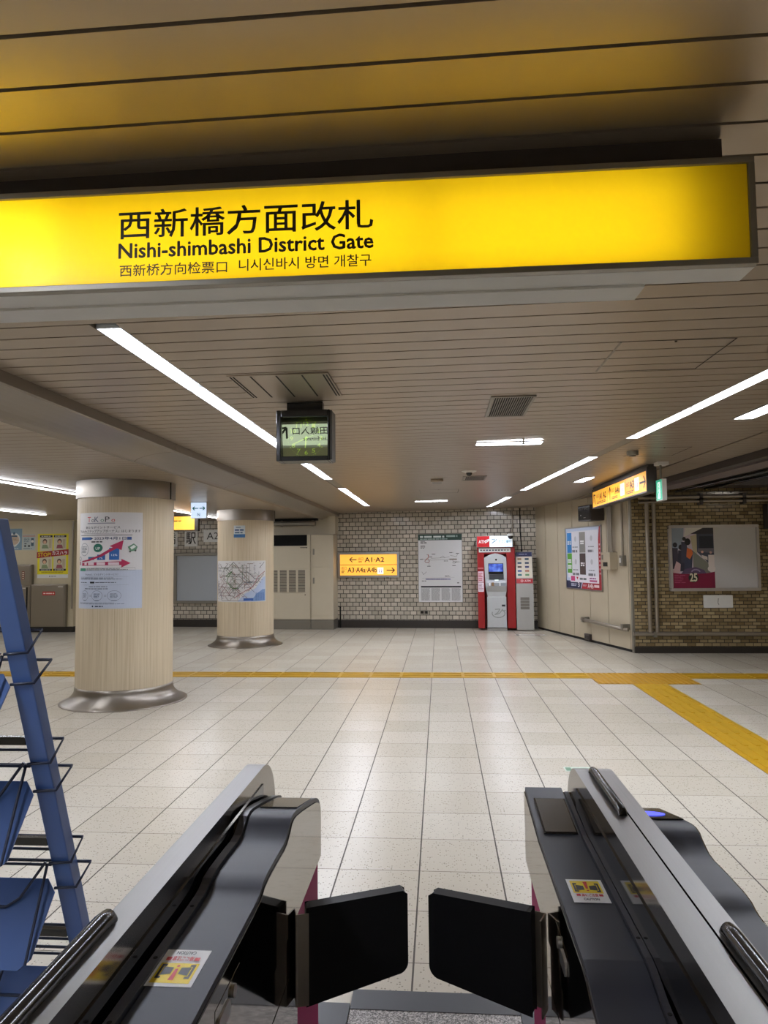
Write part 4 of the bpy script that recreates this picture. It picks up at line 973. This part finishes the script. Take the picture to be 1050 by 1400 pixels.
for x, y, s_, c, hc in ((.08, .62, 1, '#3A3440', '#1E1A1C'), (.22, .58, 1.1, '#2C2A38', '#1A1618'), (.30, .72, .8, '#3A3A48', '#221C1C')): pr.disc(U(x), V(y + .1), .035 * s_, hc, .04 * s_, 14).poly([(U(x - .09), V(y - .3)), (U(x - .07), V(y + .05)), (U(x + .06), V(y + .05)), (U(x + .08), V(y - .3))], c)
pr.up().disc(U(.38), V(.77), .045, '#1B1718', .055, 16).up().poly([(U(.28), V(.3)), (U(.3), V(.62)), (U(.36), V(.68)), (U(.5), V(.62)), (U(.46), V(.3))], '#33384A').up().poly([(U(.34), V(.52)), (U(.36), V(.67)), (U(.47), V(.64)), (U(.5), V(.58)), (U(.42), V(.48))], '#CF6A34').poly([(U(.2), V(.24)), (U(.3), V(.32)), (U(.55), V(.35)), (U(.75), V(.3)), (U(.8), V(.24))], '#55425E').ring(U(.55), V(.27), .06, .02, '#9A8AA8', .035, a0=0, a1=180).poly([(U(0), V(.25)), (U(.1), V(.45)), (U(.2), V(.4)), (U(.18), V(.26))], '#C9A9A8').up()
pr.poly([(U(0), V(0)), (U(1), V(0)), (U(1), V(.27)), (U(.8), V(.245)), (U(.5), V(.235)), (U(.2), V(.24)), (U(0), V(.26))], '#7A1236').up()
pr.disc(U(.49), V(.175), .075, '#1E2A1C').up().text('25', U(.40), V(.11), U(.58), V(.25), '#E6E0C0', .03).lines(U(.04), V(.08), U(.3), V(.23), 5, '#A04A68', .4)
pr.build('poster_print', t)
t = thing('wall_plate', 'blank white metal plate on the brown bricks below the billboard', 'plate', on(BWM, 1.29, .80))
b = MB(M_white); b.rbox(-.222, -.012, -.098, .222, -.001, .098, .012, 'y'); b.build('plate', t)
pr = Print(eps=0); pr.d0 = .0125; pr.line([(.01, -.05), (-.005, -.02), (.005, .05)], .01, '#8E8A86'); pr.build('scratch_mark', t)
for x, lb in ((.235, 'vertical galvanised pipe on the brown bricks nearer the wall corner'), (.343, 'vertical galvanised pipe on the brown bricks farther from the corner')):
    t = thing('wall_pipe', lb, 'pipe', on(BWM, x), 'vertical pipes on the brown bricks')
    MB(M_pipe).tube([(0, -.05, .33), (0, -.05, 2.55)], .03, n=14).build('pipe_body', t)
    MB(M_alum).box(-.045, -.056, 1.30, .045, -.001, 1.33).build('clamp', t)
t = thing('wall_pipe', 'low horizontal galvanised pipe along the foot of the brown brick wall', 'pipe', on(BWM, 1.6, .295))
MB(M_pipe).tube([(-1.62, -.05, .01), (2.4, -.05, 0)], .034, n=14).build('pipe_body', t)
for x in (-1.3, .45, 1.9): MB(M_alum).box(x - .025, -.09, -.04, x + .025, -.001, .04).build('clamp', t)
for z, r, lb in ((2.435, .032, 'upper horizontal pipe along the top of the brown brick wall'), (2.365, .022, 'thin lower horizontal pipe along the top of the brown brick wall')):
    t = thing('wall_pipe', lb, 'pipe', on(BWM, 1.6, z), 'pipes along the top of the brick wall')
    MB(M_pipe).tube([(-1.5, -.10, 0), (2.4, -.10, 0)], r, n=14).build('pipe_body', t)
    for x in (-.55, .1, .9): MB(M_duct).box(x - .025, -.14, -.05, x + .025, -.001, .05).build('clamp', t)
t = thing('junction_box', 'dark box at the frame edge on the brown brick wall', 'equipment box', on(BWM, 2.16, 1.92))
MB(M_duct).box(-.14, -.16, 0, .14, -.001, .38).build('case', t, bevel=.005); MB(M_black).box(-.12, -.166, .02, .12, -.1605, .36).build('lid', t)
# exposed services over the right-hand passage
def run(name, x_off, z, r, lb, mat=M_duct, square=None, y1=10.85):
    if square:
        w, h = square; b = MB(mat); v = []
        for zz in (z, z + h):
            for yy in (-3.0, y1):
                for xx in (0, w): v.append((edge2(yy) + x_off + xx, yy, zz))
        b.hexa(v); return props(b.build(name), lb, 'duct', 'ducts and pipes over the passage')
    b = MB(mat).tube([(edge2(y) + x_off, y, z) for y in (-3.0, 3.0, 7.0, y1)], r, n=12); return props(b.build(name), lb, 'pipe', 'ducts and pipes over the passage')
run('air_duct', .22, 2.50, 0, 'wide dark rectangular duct along the edge of the slatted ceiling', pm('duct_purple_grey', '#6B605F', .5, vary=.1), (.30, .20))
run('service_pipe', .65, 2.62, .03, 'dark service pipe beside the rectangular duct', M_pipe)
run('service_pipe', .80, 2.72, .022, 'thin service pipe farther from the rectangular duct', M_duct)
for i, (xo, z, r) in enumerate(((.56, 2.47, .018), (.62, 2.53, .014), (.72, 2.50, .02), (.90, 2.56, .016), (.98, 2.50, .024), (1.3, 2.58, .03))): run('cable', xo, z, r, '%s dark cable counted from the slatted ceiling edge over the passage' % ordinal(i), M_black)
b = MB(M_duct); b.box(.3, -.62, 2.56, 4.1, -.16, 3.18); props(b.build('trunking', M=BWM), 'dark boxed trunking above the pipes at the top of the brown bricks', 'duct')
run('cable_tray', 1.05, 2.60, 0, 'flat grey cable tray over the passage', M_alum, (.18, .04))
run('service_pipe', 1.5, 2.8, .05, 'thick pale service pipe high over the passage', M_pipe)
for i, y in enumerate((6.6, 7.8, 8.9, 9.9, 10.7)):
    b = MB(pm('pale_beam', '#A59C92', .5)); b.box(edge2(y) + .55, y, 2.86, 7.1, y + .12, 2.98)
    props(b.build('cross_beam'), '%s pale cross beam from the front above the pipes over the passage' % ordinal(i), 'beam', 'cross beams over the passage')

# ------------------------------------------------------------------ sheets on the pillars
def pillar_sheet(name, label, cat, P, th0, arc, z0, z1, draw, col='#D9DBE2', group=None):
    cx, cy, r = P; tm = math.radians(th0) + arc / r / 2; bx, by = cx + r * math.cos(tm), cy + r * math.sin(tm)
    t = thing(name, label, cat, T(bx, by, z0), group)
    wr = wrap(cx - bx, cy - by, r, th0); f = lambda u, y, v: wr(u, y, v - 0)
    pr = Print(eps=.0012, warp=f); pr.d0 = .0012; pr.rect(0, 0, arc, z1 - z0, col); pr.build('sheet', t)
    pr = Print(eps=.0012, warp=f); pr.d0 = .0026; draw(pr, arc, z1 - z0); pr.build('print', t)
    return t
def point_poster(p, w, h):
    A = lambda f: w * f
    B = lambda f: h * (1 - f)
    p.rect(0, 0, w, B(.60), '#C3CCDE').up()
    for ch, x, hh, c in (('T', .20, .06, '#D0474A'), ('o', .275, .035, '#4A4A52'), ('K', .33, .06, '#3C4A6E'), ('o', .425, .035, '#5A8A70'), ('P', .49, .06, '#3E3E46'), ('o', .58, .035, '#D0474A')):
        p.text(ch, A(x), B(.10), A(x + (.065 if hh > .05 else .05)), B(.10 - hh + .005), c, .0)
    p.rect(A(.2), B(.118), A(.63), B(.108), '#9A9AA4')
    p.text('新たなポイントサービス', A(.17), B(.17), A(.70), B(.143), '#2A2A30', .01).text('「ToKoPoステップアップボーナス」はじまります', A(.03), B(.21), A(.97), B(.18), '#2A2A30', .01).lines(A(.13), B(.222), A(.7), B(.216), 1, '#777777').lines(A(.05), B(.24), A(.86), B(.234), 1, '#555555', 1, 0, False)
    p.rect(A(.07), B(.285), A(.27), B(.257), '#2E62A8').poly([(A(.27), B(.285)), (A(.31), B(.271)), (A(.27), B(.257))], '#1E3A70').text('2023年4月1日', A(.33), B(.287), A(.78), B(.254), '#27355E', .02).rect(A(.79), B(.287), A(.85), B(.256), '#3A5A98').lines(A(.28), B(.315), A(.51), B(.298), 1, '#444444', .8)
    p.ring(A(.14), B(.385), A(.085), .005, '#8A929A', h * .065).lines(A(.08), B(.42), A(.2), B(.35), 5, '#7E868E')
    p.disc(A(.39), B(.37), A(.072), '#1F6A58', h * .044).rect(A(.225), B(.495), A(.33), B(.462), '#3C7A9A').rect(A(.38), B(.495), A(.50), B(.44), '#245FA6').rect(A(.555), B(.495), A(.69), B(.37), '#245FA6').up()
    p.text('UP', A(.355), B(.39), A(.425), B(.362), '#E8F2EC', .02).text('12%', A(.585), B(.455), A(.665), B(.435), '#E8EEF8', .01).text('7%', A(.415), B(.485), A(.465), B(.468), '#E8EEF8', .01)
    p.poly([(A(.09), B(.505)), (A(.22), B(.49)), (A(.4), B(.45)), (A(.6), B(.365)), (A(.56), B(.352)), (A(.745), B(.29)), (A(.72), B(.395)), (A(.66), B(.375)), (A(.45), B(.46)), (A(.25), B(.505)), (A(.09), B(.52))], '#A8214E')
    p.poly([(A(.09), B(.555)), (A(.72), B(.55)), (A(.72), B(.575)), (A(.84), B(.53)), (A(.72), B(.485)), (A(.72), B(.51)), (A(.09), B(.525))], '#A8214E').up()
    for x0, x1 in ((.15, .2), (.225, .33), (.375, .5), (.545, .69)): p.rect(A(x0), B(.548), A(x1), B(.52), '#E6D6DC')
    # a little bus and a walker's bag, drawn as plain line shapes
    p.poly([(A(.80), B(.36)), (A(.88), B(.325)), (A(.93), B(.36)), (A(.91), B(.4)), (A(.83), B(.41))], '#5E8A6E').up().poly([(A(.83), B(.365)), (A(.88), B(.34)), (A(.91), B(.36)), (A(.85), B(.39))], '#E6ECE8').disc(A(.83), B(.41), .01, '#2E3A36', n=10).disc(A(.90), B(.40), .01, '#2E3A36', n=10)
    p.ring(A(.045), B(.48), .02, .006, '#666A72').rect(A(.03), B(.55), A(.06), B(.51), '#9A5A6A')
    p.rect(A(.05), B(.61), A(.18), B(.58), '#3E8A72').line([(A(.19), B(.605)), (A(.9), B(.605)), (A(.9), B(.575)), (A(.19), B(.575))], .002, '#888E90').lines(A(.2), B(.602), A(.85), B(.58), 2, '#7E868A')
    p.text('ToKoPoは、どんなポイントサービス？', A(.17), B(.655), A(.68), B(.635), '#565C6C', .0).lines(A(.07), B(.70), A(.78), B(.675), 2, '#80889A').line([(A(.06), B(.668)), (A(.82), B(.668))], .0015, '#8A92A2').line([(A(.06), B(.755)), (A(.82), B(.755))], .0015, '#8A92A2')
    p.rect(A(.27), B(.738), A(.345), B(.72), '#20242C').lines(A(.36), B(.735), A(.74), B(.723), 1, '#5A6274').lines(A(.07), B(.735), A(.25), B(.723), 1, '#5A6274')
    p.lines(A(.25), B(.778), A(.58), B(.766), 1, '#666E80').lines(A(.17), B(.80), A(.64), B(.787), 1, '#565E70')
    for x, r in ((.17, .065), (.385, .082), (.63, .092)): p.ring(A(x), B(.865), A(r), .003, '#6E788C', h * .052).lines(A(x - r * .6), B(.89), A(x + r * .6), B(.84), 4, '#79839A').rect(A(x - r * .4), B(.92), A(x + r * .4), B(.911), '#79839A')
    for x in (.28, .51): p.line([(A(x - .015), B(.86)), (A(x + .015), B(.86))], .004, '#8A92A2').line([(A(x - .015), B(.87)), (A(x + .015), B(.87))], .004, '#8A92A2')
    p.lines(A(.06), B(.955), A(.82), B(.935), 2, '#7E889E').disc(A(.32), B(.975), .009, '#1E3A58').lines(A(.36), B(.982), A(.48), B(.968), 1, '#3A4A60', .8, .02)
pillar_sheet('pillar_poster', 'white bus and subway points poster with red arrows wrapped round the first pillar', 'poster', P1, -132.0, .755, 1.035, 2.045, point_poster, '#E3E1E2')
def rail_map(p, w, h):
    rnd = random.Random(3)
    p.poly([(w * .5, .01), (w * .99, .01), (w * .99, h * .62), (w * .93, h * .58), (w * .8, h * .33), (w * .62, h * .2)], '#BCCBE4').up()
    p.poly([(w * .72, .012), (w * .985, .012), (w * .985, h * .3), (w * .93, h * .3), (w * .82, h * .2)], '#7E9CCB')
    cs = ['#3E3E42', '#5A4A48', '#6E3434', '#34506E', '#4A6A4A', '#7A5A34', '#5A5A62', '#8A4A4A', '#46465A']
    p.up()
    for i in range(64):
        x, y = rnd.uniform(.02, .9) * w, rnd.uniform(.06, .97) * h; d = rnd.randrange(8); pts = [(x, y)]
        for q in range(rnd.randint(3, 6)):
            L = rnd.uniform(.04, .16) * w; a = d * PI / 4; x2, y2 = x + L * math.cos(a), y + L * math.sin(a)
            if not (.01 * w < x2 < .985 * w and .02 * h < y2 < .985 * h) or (x2 / w > .62 and y2 / h < .2 + (x2 / w - .62) * .9): d = (d + rnd.choice((2, 3, 5))) % 8; continue
            pts.append((x2, y2)); x, y = x2, y2; d = (d + rnd.choice((-1, 0, 0, 1))) % 8
        if len(pts) > 1: p.line(pts, rnd.choice((.004, .005, .007)), rnd.choice(cs))
    p.up().line([(w * .28, h * .62), (w * .40, h * .74), (w * .33, h * .6), (w * .30, h * .5), (w * .42, h * .32), (w * .52, h * .34)], .012, '#4E7A46').line([(w * .05, h * .82), (w * .3, h * .82), (w * .5, h * .6)], .007, '#55504C').line([(w * .45, h * .1), (w * .62, h * .26), (w * .75, h * .36), (w * .84, h * .6), (w * .97, h * .74)], .008, '#A64A52')
    for i in range(150):
        x, y = rnd.uniform(.03, .92) * w, rnd.uniform(.05, .95) * h
        if x / w > .6 and y / h < .2 + (x / w - .6) * .9: continue
        p.rect(x, y, x + rnd.uniform(.012, .04), y + .006, rnd.choice(('#5A5A5E', '#777479', '#8A6A68')))
    p.rect(w * .6, h * .03, w * .76, h * .09, '#3A5FA6')
    for i in range(5): p.lines(w * (.8 + .035 * i), h * .03, w * (.825 + .035 * i), h * .22, 9, '#4E6EA6', .6, .3)
pillar_sheet('rail_map', 'colourful rail network map wrapped round the second pillar', 'map', P2, -150.5, 1.04, .785, 1.50, rail_map, '#DEDDDD')
def small_notice(p, w, h):
    p.rect(0, 0, w, h * .28, '#3E78B4').up().lines(w * .2, h * .78, w * .7, h * .9, 1, '#7A8AA0').lines(w * .1, h * .55, w * .9, h * .7, 1, '#34568A', .8, .05).lines(w * .1, h * .34, w * .9, h * .48, 1, '#5A7494', .8).lines(w * .1, h * .08, w * .8, h * .2, 1, '#2A568C')
pillar_sheet('pillar_notice', 'small blue and white notice high on the second pillar', 'notice', P2, -99.0, .20, 1.905, 2.115, small_notice, '#DCE4EA')

t = thing('floor_sign', 'small worn green and white sticker on the floor between the ticket gates and the hall', 'floor sticker', T(.98, 5.36))
MB(pm('worn_green_film', '#B9C6B4', .5)).box(-.10, -.055, .0005, .10, .055, .0015).build('film', t)
pr = Print(eps=.0002); pr.rect(-.09, -.04, -.05, .04, '#5F8A6A').lines(-.03, -.035, .085, .035, 2, '#6E8F76', .6, .1)
o = pr.build('sticker_print', t); o.matrix_local = T(0, 0, .0018) @ Matrix.Rotation(-PI / 2, 4, 'X')
t = thing('wall_outlet', 'small dark double outlet low on the brick wall under the station map', 'outlet', on(FWM, 1.99, .34))
MB(M_alum).box(-.09, -.012, -.045, .09, -.001, .045).build('plate', t)
for x in (-.045, .045): MB(M_black).box(x - .028, -.02, -.028, x + .028, -.0125, .028).build('socket', t)

# ------------------------------------------------------------------ ticket gates
def zat(prof, y):
    for (a, p), (c, q) in zip(prof, prof[1:]):
        if min(a, c) <= y <= max(a, c): return p + (q - p) * (y - a) / ((c - a) or 1)
    return prof[-1][1]
def smooth_prof(p, n=2):
    for _ in range(n):
        q = [p[0]]
        for a, c in zip(p, p[1:]): q += [(a[0] * .75 + c[0] * .25, a[1] * .75 + c[1] * .25), (a[0] * .25 + c[0] * .75, a[1] * .25 + c[1] * .75)]
        p = q + [p[-1]]
    return p
Y0, Y1 = 0.30, 2.19
PA = smooth_prof([(2.19, .78), (2.185, .815), (2.13, .842), (2.05, .862), (1.84, .908), (1.775, .914), (1.745, .896), (1.70, .880), (1.62, .884), (1.50, .885), (1.468, .872), (1.43, .868), (1.3, .868), (0.30, .872)], 1)
PB = [(2.19, .862), (1.89, .832), (1.335, .834)] + smooth_prof([(1.335, .834), (1.29, .828), (1.25, .812), (1.20, .806)], 2) + [(.30, .79)]
def deck(t, x0, x1, prof, name='deck_cover'):
    mb = MB(M_deck, True); top = [(y, z + .004) for y, z in prof]
    poly = top + [(y, z - .008) for y, z in reversed(prof)]
    n = len(poly); v = [(x0, y, z) for y, z in poly] + [(x1, y, z) for y, z in poly]
    mb.add(v, [(i, (i + 1) % n, n + (i + 1) % n, n + i) for i in range(n)], None, True)
    m = len(prof)
    mb.add(v, [(i, n - 1 - i, n - 2 - i, i + 1) for i in range(m - 1)] + [(n + i, n + i + 1, 2 * n - 2 - i, 2 * n - 1 - i) for i in range(m - 1)])
    return mb.build(name, t)
def upper(t, x0, x1, prof, zb=.656):
    mb = MB(M_mirror, True); p = [(y, z - .009) for y, z in prof]
    n = len(p); v = [(x, y, z) for x in (x0, x1) for y, z in p] + [(x, y, zb) for x in (x0, x1) for y, z in p]
    f = []
    for i in range(n - 1):
        f += [(i, i + 1, n + i + 1, n + i), (2 * n + i, 3 * n + i, 3 * n + i + 1, 2 * n + i + 1), (i, 2 * n + i, 2 * n + i + 1, i + 1), (n + i, n + i + 1, 3 * n + i + 1, 3 * n + i)]
    f += [(0, n, 3 * n, 2 * n), (n - 1, 3 * n - 1, 4 * n - 1, 2 * n - 1)]
    return mb.add(v, f).build('upper_body', t)
def rail(t, x0, x1):
    c = [(Y0, .80), (Y0, .957), (2.05, .957)] + [(2.05 + .145 * math.sin(a), .815 + .142 * math.cos(a)) for a in [math.radians(q) for q in range(8, 91, 8)]] + [(2.195, .80)]
    n = len(c); v = [(x0, y, z) for y, z in c] + [(x1, y, z) for y, z in c]
    mb = MB(M_rail, True)
    mb.add(v, [tuple(range(n)), tuple(range(n, 2 * n))[::-1]], M_rside)
    mb.add(v, [(i, i + 1, n + i + 1, n + i) for i in range(n - 1)] + [(n - 1, 0, n, 2 * n - 1)], M_rail)
    return mb.build('guard_rail', t, bevel=.003)
def grip(t, x0, x1, y0, y1):
    b = MB(M_black, True); r = (x1 - x0) / 2; x = (x0 + x1) / 2
    b.tube([(x, y0, .955), (x, y0 + .006, .963), (x, y0 + .03, .966), (x, y1 - .03, .966), (x, y1 - .006, .963), (x, y1, .955)], r, n=14)
    return b.build('black_grip', t)
def reflection_strip(t, x, side, y0=.35, y1=2.04, prof=None):
    b = MB(M_smoke, True); d = .003 * side
    b.box(min(x, x + d), y0, .836, max(x, x + d), y1, .912); b.build('dark_reflection_strip', t)  # black strip put in for the dark reflection along the polished rail side
def holes_strip(t, x0, x1, prof):
    q = [(2.15, zat(prof, 2.15) + .002)] + [(y, z + .002) for y, z in prof if y < 2.15]
    mb = MB(pm('sensor_rail_grey', '#3A3A40', .4), True)
    for (a, p), (c, r) in zip(q, q[1:]): mb.hexa([(x0, c, r - .01), (x1, c, r - .01), (x0, a, p - .01), (x1, a, p - .01), (x0, c, r + .008), (x1, c, r + .008), (x0, a, p + .008), (x1, a, p + .008)])
    s = mb.build('sensor_rail', t)
    for y in (1.05, 1.22, 1.40): MB(M_dark, True).tube([((x0 + x1) / 2, y, zat(prof, y) + .0095), ((x0 + x1) / 2, y, zat(prof, y) + .0105)], .004, n=10).build('sensor_eye', s)
def lower(t, x0, x1, face, zc=.556):
    """polished lower cabinet in two panels, then the recessed magenta end"""
    MB(M_mirror, True).box(x0, Y0, .012, x1, 1.84, zc - .002).build('lower_panel', t, bevel=.002)
    MB(M_mirror, True).box(x0, Y0, zc + .001, x1, 1.84, .654).build('middle_panel', t, bevel=.002)
    a, c = (x0 + .012, x1 - .006)
    MB(M_mag, True).box(a, 1.842, .012, c, 2.175, .654).build('magenta_panel', t)
def flap(t, hx, hy, fx, fy, zh0, zh1, zf0, zf1, th=.034):
    L = math.hypot(fx - hx, fy - hy); M = T(hx, hy) @ Matrix.Rotation(math.atan2(fy - hy, fx - hx), 4, 'Z')
    rr = .028; pts = [(0, zh0)] + [(L - rr + rr * math.sin(math.radians(q)), zf0 + rr - rr * math.cos(math.radians(q))) for q in range(0, 91, 15)] + [(L, zf1 - .008), (L - .012, zf1), (0, zh1)]
    b = MB(M_pad); b.prism(pts, 'y', -th / 2, th / 2)
    b.v = [tuple(M @ Vector(v)) for v in b.v]; b.world = True
    f = b.build('flap', t, bevel=.011)
    b = MB(M_steelv); s = 1 if fx > hx else -1
    b.box(-.022, -th / 2 - .004, zh0 + .006, .006, -th / 2 - .0005, zh1 - .012); b.box(-.026, -th / 2 - .004, zh0 + .006, -.0225, th / 2 + .006, zh1 - .012)
    b.v = [tuple(M @ Vector(v)) for v in b.v]; b.world = True
    # mirror the bracket to the side that faces the viewer
    b2 = b.build('hinge_plate', f)
    return f
def sticker(t, cx, cy, z, w, h, turn):
    root = T(cx, cy, z) @ RZ(turn) @ Matrix.Rotation(-PI / 2, 4, 'X')
    pr = Print(eps=.0005); pr.d0 = .0002
    a, c = w / 2, h / 2
    pr.rect(-a, -c, a, c, '#F2F0EC').up().rect(-a * .82, -c * .22, a * .82, c * .84, '#F2D21E').up()
    for s in (-1, 1):
        pr.poly([(s * a * .72, c * .62), (s * a * .5, c * .62), (s * a * .5, c * .5), (s * a * .62, c * .5), (s * a * .62, -c * .02), (s * a * .5, -c * .02), (s * a * .5, -c * .14), (s * a * .72, -c * .14)], '#1A1816')
        pr.poly([(s * a * .58, c * .46), (s * a * .16, c * .38), (s * a * .16, c * .04), (s * a * .58, -c * .0)], '#1A1816')
    pr.up().poly([(-a * .11, c * .72), (a * .11, c * .72), (a * .06, c * .12), (-a * .06, c * .12)], '#C9281E').disc(0, -c * .03, a * .07, '#C9281E', n=14)
    pr.rect(-a * .72, -c * .52, -a * .5, -c * .34, '#C4252A').rect(a * .5, -c * .52, a * .72, -c * .34, '#C4252A').text('扉にご注意', -a * .45, -c * .56, a * .45, -c * .31, '#C4252A', .02).text('CAUTION', -a * .42, -c * .86, a * .42, -c * .68, '#22242A', .015)
    o = pr.build('caution_sticker', t); o.matrix_local = W[t].inverted() @ root
def latch(t, x, side, yc, zc):
    d = .0007 * side
    p = MB(M_mirror, True).box(min(x, x + d), yc - .07, zc - .028, max(x, x + d), yc + .07, zc + .028).build('latch_plate', t, bevel=.0006)
    b = MB(M_alu, True); b.tube([(x + d, yc + .025, zc + .006), (x + d * 8, yc + .025, zc + .006)], .011, n=16); b.build('key_lock', p)
    b = MB(M_alu, True); b.rbox(min(x + d * 1.1, x + d * 6), yc - .06, zc - .02, max(x + d * 1.1, x + d * 6), yc + .005, zc + .008, .009, 'x'); b.build('pull_lever', p)

t = thing('ticket_gate', 'single-railed ticket gate with upside-down caution sticker by the blue leaflet rack', 'ticket gate', T(-.47, 1.25, 0.0), 'ticket gate machines')
lower(t, -.572, -.372, -.37)
upper(t, -.508, -.37, PA)
MB(M_mirror, True).box(-.572, Y0, .656, -.5125, Y1 - .02, .80).build('outer_body', t)
deck(t, -.478, -.373, PA); holes_strip(t, -.500, -.482, PA)
rail(t, -.565, -.512); reflection_strip(t, -.5118, 1)
grip(t, -.570, -.540, .34, 1.18)
b = MB(M_smoke, True); q = [(2.06, zat(PA, 2.06)), (1.86, zat(PA, 1.86))]
b.hexa([(-.474, 1.86, q[1][1] + .005), (-.377, 1.86, q[1][1] + .005), (-.474, 2.06, q[0][1] + .005), (-.377, 2.06, q[0][1] + .005), (-.474, 1.86, q[1][1] + .008), (-.377, 1.86, q[1][1] + .008), (-.474, 2.06, q[0][1] + .008), (-.377, 2.06, q[0][1] + .008)])
b.build('card_reader', t)
flap(t, -.342, 1.79, -.098, 1.866, .467, .70, .513, .714)
sticker(t, -.4445, 1.203, .8732, .080, .106, 180)
latch(t, -.3699, 1, 1.235, .80)

t = thing('ticket_gate', 'double-railed ticket gate with dark display and glowing blue card reader', 'ticket gate', T(.42, 1.25, 0.0), 'ticket gate machines')
lower(t, .242, .598, .24)
upper(t, .24, .364, PB); upper(t, .470, .60, PA)
MB(M_mirror, True).box(.3645, Y0, .656, .4695, Y1 - .02, .80).build('core_body', t)
deck(t, .243, .349, PB)
deck(t, .476, .597, [(y, z - .012) for y, z in PA])
holes_strip(t, .351, .363, PB)
rail(t, .367, .4225); rail(t, .4265, .468); reflection_strip(t, .3668, -1)
grip(t, .399, .421, 1.71, 2.035); grip(t, .431, .457, .34, 1.20)
zz = lambda y: zat(PB, y) + .005
def slab(x0, x1, y0, y1, m, h0, h1, name, par): return MB(m, True).hexa([(x0, y0, zz(y0) + h0), (x1, y0, zz(y0) + h0), (x0, y1, zz(y1) + h0), (x1, y1, zz(y1) + h0), (x0, y0, zz(y0) + h1), (x1, y0, zz(y0) + h1), (x0, y1, zz(y1) + h1), (x1, y1, zz(y1) + h1)]).build(name, par)
d = slab(.258, .344, 1.905, 2.11, M_black, 0, .002, 'display', t)
slab(.262, .340, 1.911, 2.104, pm('display_screen_off', '#4A443C', .22), .0025, .004, 'screen', d)
zr = lambda y: zat(PA, y) - .012
rd = MB(M_smoke, True).hexa([(.480, 1.86, zr(1.86) + .005), (.593, 1.86, zr(1.86) + .005), (.480, 2.06, zr(2.06) + .005), (.593, 2.06, zr(2.06) + .005), (.480, 1.86, zr(1.86) + .008), (.593, 1.86, zr(1.86) + .008), (.480, 2.06, zr(2.06) + .008), (.593, 2.06, zr(2.06) + .008)]).build('card_reader', t)
M_bl = glow('reader_blue', '#4A55F0', 1.3)
mb = MB(M_bl, True); st = [(.53 + .042 * math.cos(2 * PI * i / 28), 1.945 + .045 * math.sin(2 * PI * i / 28)) for i in range(28)]
mb.add([(x, y, zr(y) + .0084) for x, y in st], [tuple(range(28))]); mb.build('touch_light', rd)
flap(t, .206, 1.75, -.034, 1.854, .488, .724, .513, .716)
sticker(t, .3045, 1.595, .8385, .076, .106, 0)
latch(t, .2399, -1, 1.55, .735)

# ------------------------------------------------------------------ blue leaflet rack, leaning back
t = thing('leaflet_rack', 'empty blue metal leaflet rack with wire pockets beside the single-railed ticket gate', 'rack', T(-1.5, 2.25, 0))
py = lambda z: 2.33 - .38 * z
def post(x0, x1, name='post'):
    b = MB(M_blue, True); d = .045
    b.hexa([(x0, py(0), 0), (x1, py(0), 0), (x0, py(0) + d, 0), (x1, py(0) + d, 0), (x0, py(1.66), 1.66), (x1, py(1.66), 1.66), (x0, py(1.66) + d, 1.66), (x1, py(1.66) + d, 1.66)])
    return b.build(name, t, bevel=.003)
post(-1.155, -1.10); post(-2.155, -2.10)
b = MB(M_blue, True); b.box(-2.10, py(1.62), 1.60, -1.156, py(1.62) + .03, 1.64); b.build('top_bar', t)
for x in (-1.128, -2.128): MB(M_blue, True).box(x - .03, py(0) - .03, 0.0, x + .03, py(0) + .50, .012).build('foot', t)
for k, zt in enumerate((1.25, .93, .61, .29)):
    yt = py(zt) - .005; zb, yb = zt - .20, py(zt) - .12
    b = MB(M_blue, True)
    for x0, x1 in ((-1.60, -1.142), (-2.09, -1.64)):
        c = .03
        pts = [(x0 + .0, 0), (x0 + .0, 1), (x1 - .03, 1), (x1, .85), (x1 - .02, .12), (x1 - .05, 0)]
        v = [(x, yb + (yt - yb) * s, zb + (zt - zb) * s) for x, s in pts]; n = len(v)
        w = [(x, y + .003, z - .002) for x, y, z in v]
        b.add(v + w, [tuple(range(n)), tuple(range(n, 2 * n))[::-1]] + [(i, (i + 1) % n, n + (i + 1) % n, n + i) for i in range(n)])
    s = b.build('tray', t, bevel=0.0)
    bl = MB(M_black, True); bl.box(-2.10, py(zb) + .002, zb - .01, -1.156, py(zb) + .02, zb + .012); bl.build('tray_bar', s)
    bw = MB(M_wire, True)
    for dz, xo in ((.115, -1.078), (.03, -1.068)):
        z = zt + dz; yy = py(z) + .06
        bw.tube([(-2.20, yy, z), (xo, yy, z), (-1.09, py(z - .05) - .005, z - .055), (-1.156, py(z - .05) - .005, z - .06)], .0045, n=6)
    for x in (-1.35, -1.62, -1.9): bw.tube([(x, py(zt + .115) + .06, zt + .115), (x - .03, yb - .004, zb + .03), (x - .05, yb - .03, zb)], .004, n=6)
    bw.tube([(-2.1, yt - .05, zt - .06), (-1.27, yt - .05, zt - .06), (-1.235, yt - .04, zt - .04), (-1.165, py(zt + .06) - .01, zt + .06)], .0045, n=6)
    bw.tube([(-1.165, py(zt + .05) - .004, zt + .05), (-1.165, yb - .01, zb + .02)], .0045, n=6)
    for dz in (.0, -.045): bw.tube([(-2.1, py(zb) + .03, zb + dz - .03), (-1.156, py(zb) + .03, zb + dz - .03)], .004, n=6)
    bw.build('wire_pocket', t)
